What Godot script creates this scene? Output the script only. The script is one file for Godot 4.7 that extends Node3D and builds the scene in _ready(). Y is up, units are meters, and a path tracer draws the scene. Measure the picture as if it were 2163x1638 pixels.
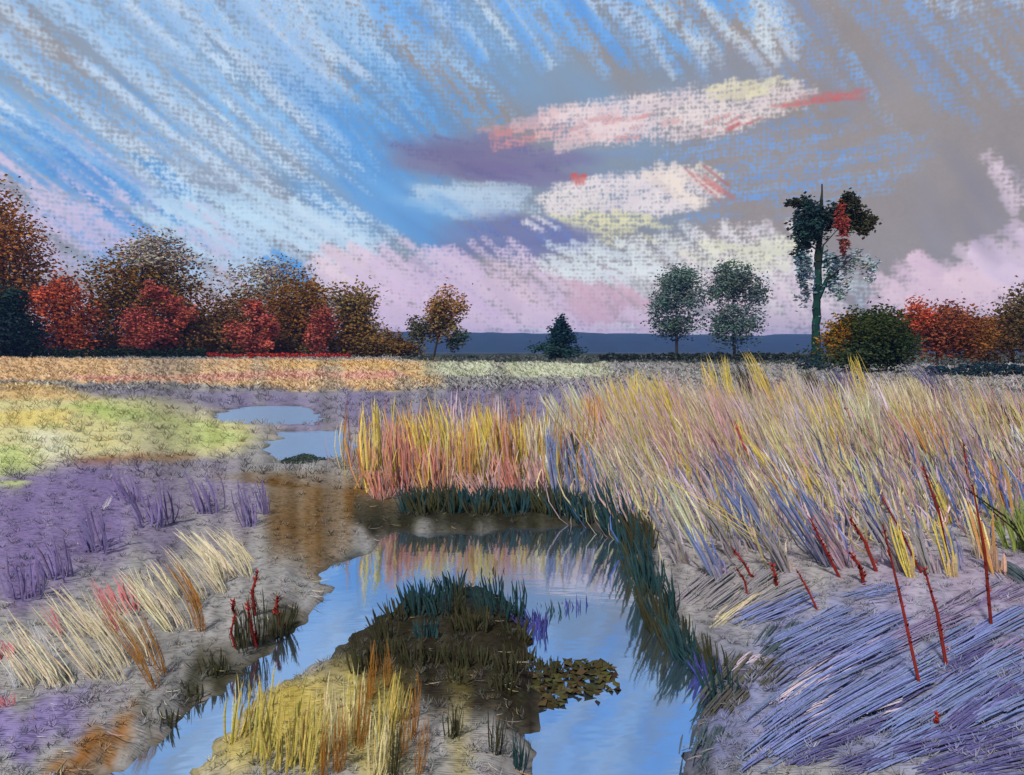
extends Node3D
# A creek through an autumn reed marsh. Units are metres, y is up, the view looks along -z; d below means distance ahead (-z).

var rng := RandomNumberGenerator.new()
var noise := FastNoiseLite.new()
var grain_cloth: ImageTexture
var mats := {}
var PAL := {
	"Y": Color8(224, 200, 98), "C": Color8(224, 212, 180), "P": Color8(214, 172, 174), "L": Color8(218, 200, 218), "M": Color8(172, 150, 164),
	"B": Color8(104, 126, 196), "D": Color8(58, 58, 40), "G": Color8(208, 210, 176), "O": Color8(206, 152, 92), "S": Color8(208, 140, 126),
	"W": Color8(226, 224, 232), "N": Color8(66, 66, 136), "A": Color8(222, 210, 156), "K": Color8(36, 62, 66), "T": Color8(152, 150, 152),
	"U": Color8(190, 172, 88), "E": Color8(142, 160, 84), "R": Color8(140, 52, 46), "H": Color8(158, 106, 44), "Q": Color8(216, 128, 134), "V": Color8(124, 110, 158),
}
var ZONES := [
	[Color8(54, 64, 62), 0.01, PackedVector2Array([Vector2(-207.719, 962.543), Vector2(851.874, 962.543), Vector2(63.22, 71.38), Vector2(11.19, 72.908), Vector2(-7.498, 76.197), Vector2(-17.998, 95.217)])],
	[Color8(150, 146, 150), 0.1, PackedVector2Array([Vector2(0.418, 9.003), Vector2(2.412, 21.241), Vector2(6.148, 41.845), Vector2(30.432, 41.845), Vector2(3.919, 5.317), Vector2(2.101, 4.969), Vector2(1.055, 4.833)])],
	[Color8(150, 146, 142), 0.06, PackedVector2Array([Vector2(28.309, 48.488), Vector2(30.432, 41.845), Vector2(13.187, 18.084), Vector2(14.24, 23.271)])],
	[Color8(120, 114, 144), 0.05, PackedVector2Array([Vector2(-16.965, 31.453), Vector2(-10.052, 28.634), Vector2(-1.573, 28.67), Vector2(5.432, 40.689), Vector2(3.268, 23.271), Vector2(0.778, 16.832), Vector2(-3.607, 16.619), Vector2(-5.366, 15.229), Vector2(-10.01, 22.449)])],
	[Color8(216, 180, 132), 0.02, PackedVector2Array([Vector2(-81.935, 95.217), Vector2(-5.582, 81.888), Vector2(-2.043, 31.453), Vector2(-7.531, 29.327), Vector2(-16.321, 35.599), Vector2(-33.203, 38.522)])],
	[Color8(216, 160, 140), 0.02, PackedVector2Array([Vector2(-27.357, 43.679), Vector2(-6.4, 52.467), Vector2(-5.33, 43.679), Vector2(-15.842, 35.599)])],
	[Color8(216, 178, 112), 0.015, PackedVector2Array([Vector2(-26.1, 74.51), Vector2(-6.305, 71.38), Vector2(-2.5, 38.522), Vector2(-2.144, 33.013), Vector2(-9.927, 52.467)])],
	[Color8(190, 196, 168), 0.015, PackedVector2Array([Vector2(-7.332, 74.51), Vector2(10.956, 71.38), Vector2(6.711, 43.679), Vector2(-4.156, 43.679)])],
	[Color8(200, 194, 140), 0.05, PackedVector2Array([Vector2(-31.85, 34.267), Vector2(-15.694, 28.037), Vector2(-9.399, 23.177), Vector2(-5.111, 17.141), Vector2(-4.493, 14.398), Vector2(-5.256, 9.938), Vector2(-8.52, 9.106)])],
	[Color8(206, 176, 122), 0.03, PackedVector2Array([Vector2(-34.853, 37.507), Vector2(-19.581, 33.013), Vector2(-12.514, 23.774), Vector2(-21.25, 22.835)])],
	[Color8(172, 186, 112), 0.03, PackedVector2Array([Vector2(-12.133, 20.9), Vector2(-12.201, 24.105), Vector2(-5.935, 16.234), Vector2(-4.982, 15.309), Vector2(-5.733, 12.821), Vector2(-7.728, 16.328)])],
	[Color8(208, 192, 118), 0.02, PackedVector2Array([Vector2(-16.361, 17.562), Vector2(-11.382, 20.069), Vector2(-8.824, 15.54), Vector2(-13.619, 14.605)])],
	[Color8(206, 206, 178), 0.04, PackedVector2Array([Vector2(-9.892, 14.346), Vector2(-7.949, 13.991), Vector2(-5.924, 10.406), Vector2(-5.821, 9.538), Vector2(-7.669, 11.327)])],
	[Color8(184, 196, 128), 0.03, PackedVector2Array([Vector2(-12.294, 13.177), Vector2(-8.009, 11.599), Vector2(-5.868, 9.106), Vector2(-8.332, 8.904)])],
	[Color8(150, 106, 52), 0.02, PackedVector2Array([Vector2(-5.979, 10.63), Vector2(-5.485, 12.646), Vector2(-4.962, 11.433), Vector2(-5.49, 9.875)])],
	[Color8(116, 104, 146), 0.1, PackedVector2Array([Vector2(-6.699, 7.706), Vector2(-6.299, 9.106), Vector2(-5.973, 10.013), Vector2(-4.862, 11.754), Vector2(-3.3, 8.088), Vector2(-3.139, 6.875), Vector2(-3.357, 5.927), Vector2(-3.377, 5.038), Vector2(-4.186, 4.784)])],
	[Color8(98, 73, 42), 0.08, PackedVector2Array([Vector2(-3.109, 9.339), Vector2(-1.147, 9.325), Vector2(-1.082, 7.903), Vector2(-1.427, 7.452), Vector2(-1.353, 6.936), Vector2(-1.606, 6.012), Vector2(-2.099, 6.401), Vector2(-2.608, 7.082)])],
	[Color8(122, 112, 158), 0.06, PackedVector2Array([Vector2(-3.185, 3.612), Vector2(-2.312, 3.904), Vector2(-2.091, 3.44), Vector2(-2.81, 3.174)])],
	[Color8(58, 56, 44), 0.04, PackedVector2Array([Vector2(-1.612, 5.341), Vector2(-1.852, 4.492), Vector2(-1.855, 3.787), Vector2(-1.861, 3.592), Vector2(-1.747, 3.719), Vector2(-1.629, 4.221), Vector2(-1.466, 5.082)])],
	[Color8(140, 92, 44), 0.03, PackedVector2Array([Vector2(-2.142, 3.092), Vector2(-1.983, 3.636), Vector2(-1.92, 3.611), Vector2(-1.919, 3.22)])],
	[Color8(34, 44, 46), 0.05, PackedVector2Array([Vector2(-1.416, 6.457), Vector2(-0.401, 7.231), Vector2(0.177, 6.757), Vector2(0.722, 5.916), Vector2(0.592, 5.126), Vector2(-1.103, 4.715)])],  # creek bar; its dark tone also stands in for dark reflections mid-creek
	[Color8(46, 43, 35), 0.06, PackedVector2Array([Vector2(-1.354, 5.182), Vector2(0.205, 5.129), Vector2(0.757, 4.833), Vector2(0.657, 4.178), Vector2(0.119, 3.564), Vector2(-0.2, 3.553), Vector2(-0.504, 3.633), Vector2(-1.072, 4.093)])],
	[Color8(172, 155, 80), 0.08, PackedVector2Array([Vector2(-1.528, 3.24), Vector2(-1.502, 3.561), Vector2(-1.419, 3.956), Vector2(-1.031, 4.156), Vector2(-0.553, 3.995), Vector2(-0.384, 3.059)])],
	[Color8(118, 124, 166), 0.12, PackedVector2Array([Vector2(1.189, 4.132), Vector2(2.101, 4.969), Vector2(4.003, 5.432), Vector2(2.589, 2.838), Vector2(0.857, 3.187)])],
	[Color8(148, 138, 160), 0.1, PackedVector2Array([Vector2(2.889, 5.903), Vector2(4.397, 5.976), Vector2(3.243, 4.381), Vector2(2.391, 4.733)])],
	[Color8(40, 46, 52), 0.06, PackedVector2Array([Vector2(1.29, 8.319), Vector2(1.567, 7.238), Vector2(1.197, 5.172), Vector2(1.382, 4.206), Vector2(1.037, 3.595), Vector2(0.959, 3.092), Vector2(0.763, 3.163), Vector2(1.038, 3.88), Vector2(1.058, 4.558), Vector2(1.027, 5.819), Vector2(1.11, 7.833)])],
	[Color8(160, 184, 80), 0.05, PackedVector2Array([Vector2(5.755, 8.377), Vector2(6.037, 8.234), Vector2(4.751, 5.976), Vector2(4.399, 6.29)])],
	[Color8(44, 44, 36), 0.05, PackedVector2Array([Vector2(-1.327, 7.759), Vector2(-1.285, 8.548), Vector2(-1.123, 9.13), Vector2(0.874, 9.315), Vector2(1.401, 8.305), Vector2(1.227, 6.714), Vector2(0.954, 7.438), Vector2(0.098, 7.784), Vector2(-0.727, 7.551), Vector2(-1.198, 7.609)])],  # dark reflection below the reeds, put into the ground colour as a shelf
]
var zone_box := []
var CREEK := PackedVector2Array([Vector2(-1.323, 7.897), Vector2(-0.944, 7.648), Vector2(-0.645, 7.812), Vector2(-0.323, 7.729), Vector2(-0.008, 8.028), Vector2(0.316, 7.94), Vector2(0.709, 8.117), Vector2(0.969, 7.897), Vector2(1.119, 7.357), Vector2(1.103, 6.385), Vector2(1.03, 5.374), Vector2(1.084, 4.673), Vector2(1.241, 4.32), Vector2(1.13, 3.905), Vector2(0.954, 3.561), Vector2(0.793, 3.197), Vector2(0.587, 2.483), Vector2(-1.702, 2.483), Vector2(-1.872, 2.96), Vector2(-1.894, 3.234), Vector2(-1.852, 3.431), Vector2(-1.799, 3.75), Vector2(-1.708, 4.132), Vector2(-1.644, 4.598), Vector2(-1.565, 5.18), Vector2(-1.528, 5.866), Vector2(-1.747, 6.076), Vector2(-1.716, 6.603), Vector2(-1.39, 7.002), Vector2(-1.427, 7.452)])
var ISLE := PackedVector2Array([Vector2(-1.143, 4.815), Vector2(-1.001, 5.199), Vector2(-0.804, 5.561), Vector2(-0.554, 5.738), Vector2(-0.288, 5.902), Vector2(-0.083, 5.648), Vector2(0.067, 5.275), Vector2(0.135, 4.872), Vector2(0.104, 4.658), Vector2(0.129, 4.32), Vector2(0.189, 4.015), Vector2(0.168, 3.852), Vector2(0.095, 3.561), Vector2(0.096, 3.197), Vector2(0.097, 2.376), Vector2(-1.249, 2.376), Vector2(-1.491, 3.234), Vector2(-1.502, 3.561), Vector2(-1.475, 3.959), Vector2(-1.358, 4.193), Vector2(-1.206, 4.49)])
var POOL := PackedVector2Array([Vector2(-5.34, 14.812), Vector2(-5.795, 17.757), Vector2(-4.255, 18.195), Vector2(-3.298, 14.812), Vector2(-2.83, 12.432), Vector2(-3.407, 12.867), Vector2(-3.771, 12.074), Vector2(-4.495, 12.867)])
var POOLB := PackedVector2Array([Vector2(-9.371, 21.665), Vector2(-10.032, 26.284), Vector2(-7.819, 26.284), Vector2(-5.518, 20.899), Vector2(-5.432, 18.655), Vector2(-7.638, 19.138)])


func _ready():
	rng.seed = 11
	noise.seed = 5
	noise.frequency = 1.0
	noise.fractal_octaves = 3
	# camera
	var cam := Camera3D.new()
	cam.name = "camera"
	cam.position = Vector3(0, 2, 0)
	cam.rotation_degrees = Vector3(-2.85, 0, 0)
	cam.fov = 57.66
	cam.near = 0.05
	cam.far = 6000.0
	add_child(cam)
	# sky
	var env := Environment.new()
	env.background_mode = Environment.BG_SKY
	env.tonemap_mode = Environment.TONE_MAPPER_LINEAR
	env.tonemap_exposure = 1.0
	env.sdfgi_enabled = true
	env.ssao_enabled = true
	env.ssil_enabled = true
	var sky_mat := PanoramaSkyMaterial.new()
	sky_mat.panorama = ImageTexture.create_from_image(sky_picture())
	var sky := Sky.new()
	sky.sky_material = sky_mat
	env.sky = sky
	var we := WorldEnvironment.new()
	we.name = "world_environment"
	env.fog_enabled = true
	env.fog_density = 0.0003
	env.fog_light_color = Color(0.46, 0.62, 1.0)
	we.environment = env
	add_child(we)
	# sun, behind the viewer's left shoulder, through thin cloud
	var sun := DirectionalLight3D.new()
	sun.name = "sun"
	sun.light_energy = 1.4
	sun.light_angular_distance = 5.0
	sun.light_color = Color(1.0, 0.97, 0.92)
	sun.shadow_enabled = true
	sun.rotation_degrees = Vector3(-52, -30, 0)
	add_child(sun)
	grain_cloth = cloth_texture()
	build_ground()
	build_water()
	build_hills()
	build_trees()
	build_snag()
	build_mats()
	build_reeds()
	build_fills()


# ---------------------------------------------------------------- helpers

func ss(a: float, b: float, x: float) -> float:
	var t := clampf((x - a) / (b - a), 0.0, 1.0)
	return t * t * (3.0 - 2.0 * t)


func poly_sd(p: PackedVector2Array, x: float, y: float) -> float:
	var best := 1e12
	var inside := false
	var q := Vector2(x, y)
	var j := p.size() - 1
	for i in p.size():
		var a := p[i]
		var b := p[j]
		best = minf(best, q.distance_squared_to(Geometry2D.get_closest_point_to_segment(q, a, b)))
		if (a.y > y) != (b.y > y) and x < (b.x - a.x) * (y - a.y) / (b.y - a.y) + a.x:
			inside = not inside
		j = i
	return -sqrt(best) if inside else sqrt(best)


func shore(x: float, d: float) -> float:
	if d > 45.0 or d < -2.0 or absf(x) > 16.0:
		return 9.0
	var s := maxf(poly_sd(CREEK, x, d), -poly_sd(ISLE, x, d))
	return minf(s, minf(poly_sd(POOL, x, d), poly_sd(POOLB, x, d)))


func rise(w: float, x: float, d: float) -> float:
	if w < 0.0:
		return -0.14 * ss(0.0, 0.35, -w)
	var h := 0.085 * ss(0.0, 0.25, w) + 0.25 * ss(0.3, 3.0, w) + 0.95 * ss(25.0, 110.0, d) + 0.02 * ss(0.0, 0.05, w)
	return h + 0.03 * noise.get_noise_2d(x * 1.3, d * 1.3) * ss(0.05, 0.8, w)


func height(x: float, d: float) -> float:
	var w := shore(x, d) + (0.09 if d < 11.0 else 0.45) * noise.get_noise_2d(x * (4.0 if d < 11.0 else 1.6) + 40.0, d * (4.0 if d < 11.0 else 0.8))
	return rise(w, x, d)


func ground_color(x: float, d: float, w: float) -> Color:
	var s := 0.05 * maxf(d, 3.0)
	var long := 0.45 if d < 9.0 else 0.16
	var nx := noise.get_noise_2d(x / s * long, d / s * 0.9 + 7.0)
	var ny := noise.get_noise_2d(x / s * long + 31.0, d / s * 0.9)
	var qx := x + nx * s * 2.4
	var qd := d + ny * s * 1.9
	var c := Color8(141, 140, 141)
	var cover := 0.6 + 0.4 * ss(-0.3, 0.12, noise.get_noise_2d((x * 0.8 + d * 0.5) / s * 0.9 + 12.0, (d - x * 0.3) / s * 0.5))
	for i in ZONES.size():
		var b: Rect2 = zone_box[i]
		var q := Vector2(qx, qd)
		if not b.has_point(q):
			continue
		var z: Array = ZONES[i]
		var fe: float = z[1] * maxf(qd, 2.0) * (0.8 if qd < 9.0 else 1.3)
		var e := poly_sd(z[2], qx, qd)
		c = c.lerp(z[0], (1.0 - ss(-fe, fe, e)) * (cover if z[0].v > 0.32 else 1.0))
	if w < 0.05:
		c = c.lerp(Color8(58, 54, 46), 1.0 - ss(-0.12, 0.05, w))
	var m := noise.get_noise_2d(x * 14.0 / s * 0.1 + 90.0, d * 5.0 / s * 0.4)
	return c.lightened(m * 0.16) if m > 0.0 else c.darkened(-m * 0.22)


func material(called: String, rough := 0.95, grain := 0.0, tint := Color.WHITE, back := Color.BLACK) -> StandardMaterial3D:
	if mats.has(called):
		return mats[called]
	var m := StandardMaterial3D.new()
	m.resource_name = called
	m.albedo_color = tint
	m.vertex_color_use_as_albedo = true
	m.roughness = rough
	m.metallic_specular = 0.08
	if grain > 0.0:
		m.albedo_texture = grain_cloth
		m.uv1_triplanar = true
		m.uv1_world_triplanar = true
		m.uv1_scale = Vector3.ONE * grain
	if back != Color.BLACK:
		m.backlight_enabled = true
		m.backlight = back
	mats[called] = m
	return m


func cloth_texture() -> ImageTexture:
	# a mottled, thread-like grain: dashes of lighter and darker tone
	var n := 1024
	var r := RandomNumberGenerator.new()
	r.seed = 3
	var f := FastNoiseLite.new()
	f.seed = 9
	f.frequency = 0.02
	var bytes := PackedByteArray()
	bytes.resize(n * n)
	var rows := []
	for k in 128:
		var row := PackedFloat32Array()
		for i in 128:
			row.append(r.randf())
		rows.append(row)
	for y in n:
		var row: PackedFloat32Array = rows[y >> 3]
		var v := 0.5 - 0.5 * cos(TAU * y / 8.0)
		for x in n:
			var k := (x + (y >> 3) * 5) / 12.0
			var i := int(k)
			var t := k - i
			var dash: float = lerpf(row[i % 85], row[(i + 1) % 85], t)
			var g := 0.55 * dash + 0.3 * v + 0.15 * f.get_noise_2d(x, y)
			bytes[y * n + x] = int(clampf(0.7 + 0.3 * ss(0.15, 0.42, g), 0.0, 1.0) * 255.0)
	var im := Image.create_from_data(n, n, false, Image.FORMAT_L8, bytes)
	im.convert(Image.FORMAT_RGB8)
	return ImageTexture.create_from_image(im)


class Shape:
	var p := PackedVector3Array()
	var c := PackedColorArray()

	func tri(a: Vector3, b: Vector3, e: Vector3, k: Color):
		p.append(a); p.append(b); p.append(e)
		c.append(k); c.append(k); c.append(k)

	func quad(a: Vector3, b: Vector3, e: Vector3, f: Vector3, k: Color):
		tri(a, b, e, k)
		tri(a, e, f, k)

	# a folded, tapering blade from a to b; bow bends its middle, side is half its width
	func blade(a: Vector3, b: Vector3, bow: Vector3, side: Vector3, k: Color, top: Color, blunt := 0.0):
		var along := (b - a).normalized()
		var rib := side.cross(along) * 0.35
		var prev := [a - side * 0.6, a + rib * 0.6, a + side * 0.6]
		var lk := k.srgb_to_linear()
		var lt := top.srgb_to_linear()
		for s in [0.3, 0.65, 0.9]:
			var m: Vector3 = a.lerp(b, s) + bow * (4.0 * s * (1.0 - s))
			var wd: float = 1.0 if s < 0.8 else 0.55 + 0.45 * blunt
			var ring := [m - side * wd, m + rib * wd, m + side * wd]
			var q := lk.lerp(lt, s)
			quad(prev[0], prev[1], ring[1], ring[0], q)
			quad(prev[1], prev[2], ring[2], ring[1], q)
			prev = ring
		if blunt > 0.0:
			quad(prev[0], prev[2], b + side * blunt * 0.5, b - side * blunt * 0.5, lt)
		else:
			tri(prev[0], prev[1], b, lt)
			tri(prev[1], prev[2], b, lt)

	func leaf(at: Vector3, u: Vector3, v: Vector3, k: Color):
		var n := u.cross(v).normalized() * u.length() * 0.25
		var lk := k.srgb_to_linear()
		tri(at - u, at + v + n, at + u, lk)
		tri(at - u, at + u, at - v + n, lk)

	func tube(a: Vector3, b: Vector3, ra: float, rb: float, k: Color, sides := 7):
		var z := (b - a).normalized()
		var x := z.cross(Vector3(0.31, 0.2, 0.93)).normalized()
		var y := z.cross(x)
		var lk := k.srgb_to_linear()
		for i in sides:
			var t0 := TAU * i / sides
			var t1 := TAU * (i + 1) / sides
			var d0 := x * cos(t0) + y * sin(t0)
			var d1 := x * cos(t1) + y * sin(t1)
			quad(a + d0 * ra, a + d1 * ra, b + d1 * rb, b + d0 * rb, lk)
			tri(b, b + d0 * rb, b + d1 * rb, lk)

	func mesh() -> ArrayMesh:
		var arr := []
		arr.resize(Mesh.ARRAY_MAX)
		arr[Mesh.ARRAY_VERTEX] = p
		arr[Mesh.ARRAY_COLOR] = c
		var m := ArrayMesh.new()
		m.add_surface_from_arrays(Mesh.PRIMITIVE_TRIANGLES, arr)
		return m


func numbered(called: String) -> String:
	var n := called
	var i := 0
	while has_node(n):
		i += 1
		n = "%s_%03d" % [called, i]
	return n


func thing(called: String, label: String, category: String, at: Vector3, group := "") -> Node3D:
	var o := Node3D.new()
	o.name = numbered(called)
	o.position = at
	o.set_meta("label", label)
	o.set_meta("category", category)
	if group:
		o.set_meta("group", group)
	add_child(o)
	return o


func obj(called: String, s: Shape, m: Material, parent: Node = self) -> MeshInstance3D:
	var o := MeshInstance3D.new()
	o.name = called
	o.mesh = s.mesh()
	o.material_override = m
	parent.add_child(o, true)
	return o


func tag(o: Node, label: String, category: String, group := ""):
	o.set_meta("label", label)
	o.set_meta("category", category)
	if group:
		o.set_meta("group", group)


func vary(c: Color, a: float) -> Color:
	var v := rng.randf_range(-a, a)
	var k := Color(c.r * (1.0 + v + rng.randf_range(-a, a) * 0.4), c.g * (1.0 + v + rng.randf_range(-a, a) * 0.3), c.b * (1.0 + v + rng.randf_range(-a, a) * 0.5))
	return k.clamp(Color.BLACK, Color.WHITE)


# ---------------------------------------------------------------- sky: air and cloud streaks

const SZ := 1024
var sr := PackedFloat32Array()
var sg := PackedFloat32Array()
var sb := PackedFloat32Array()
var sgrain := PackedFloat32Array()

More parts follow.
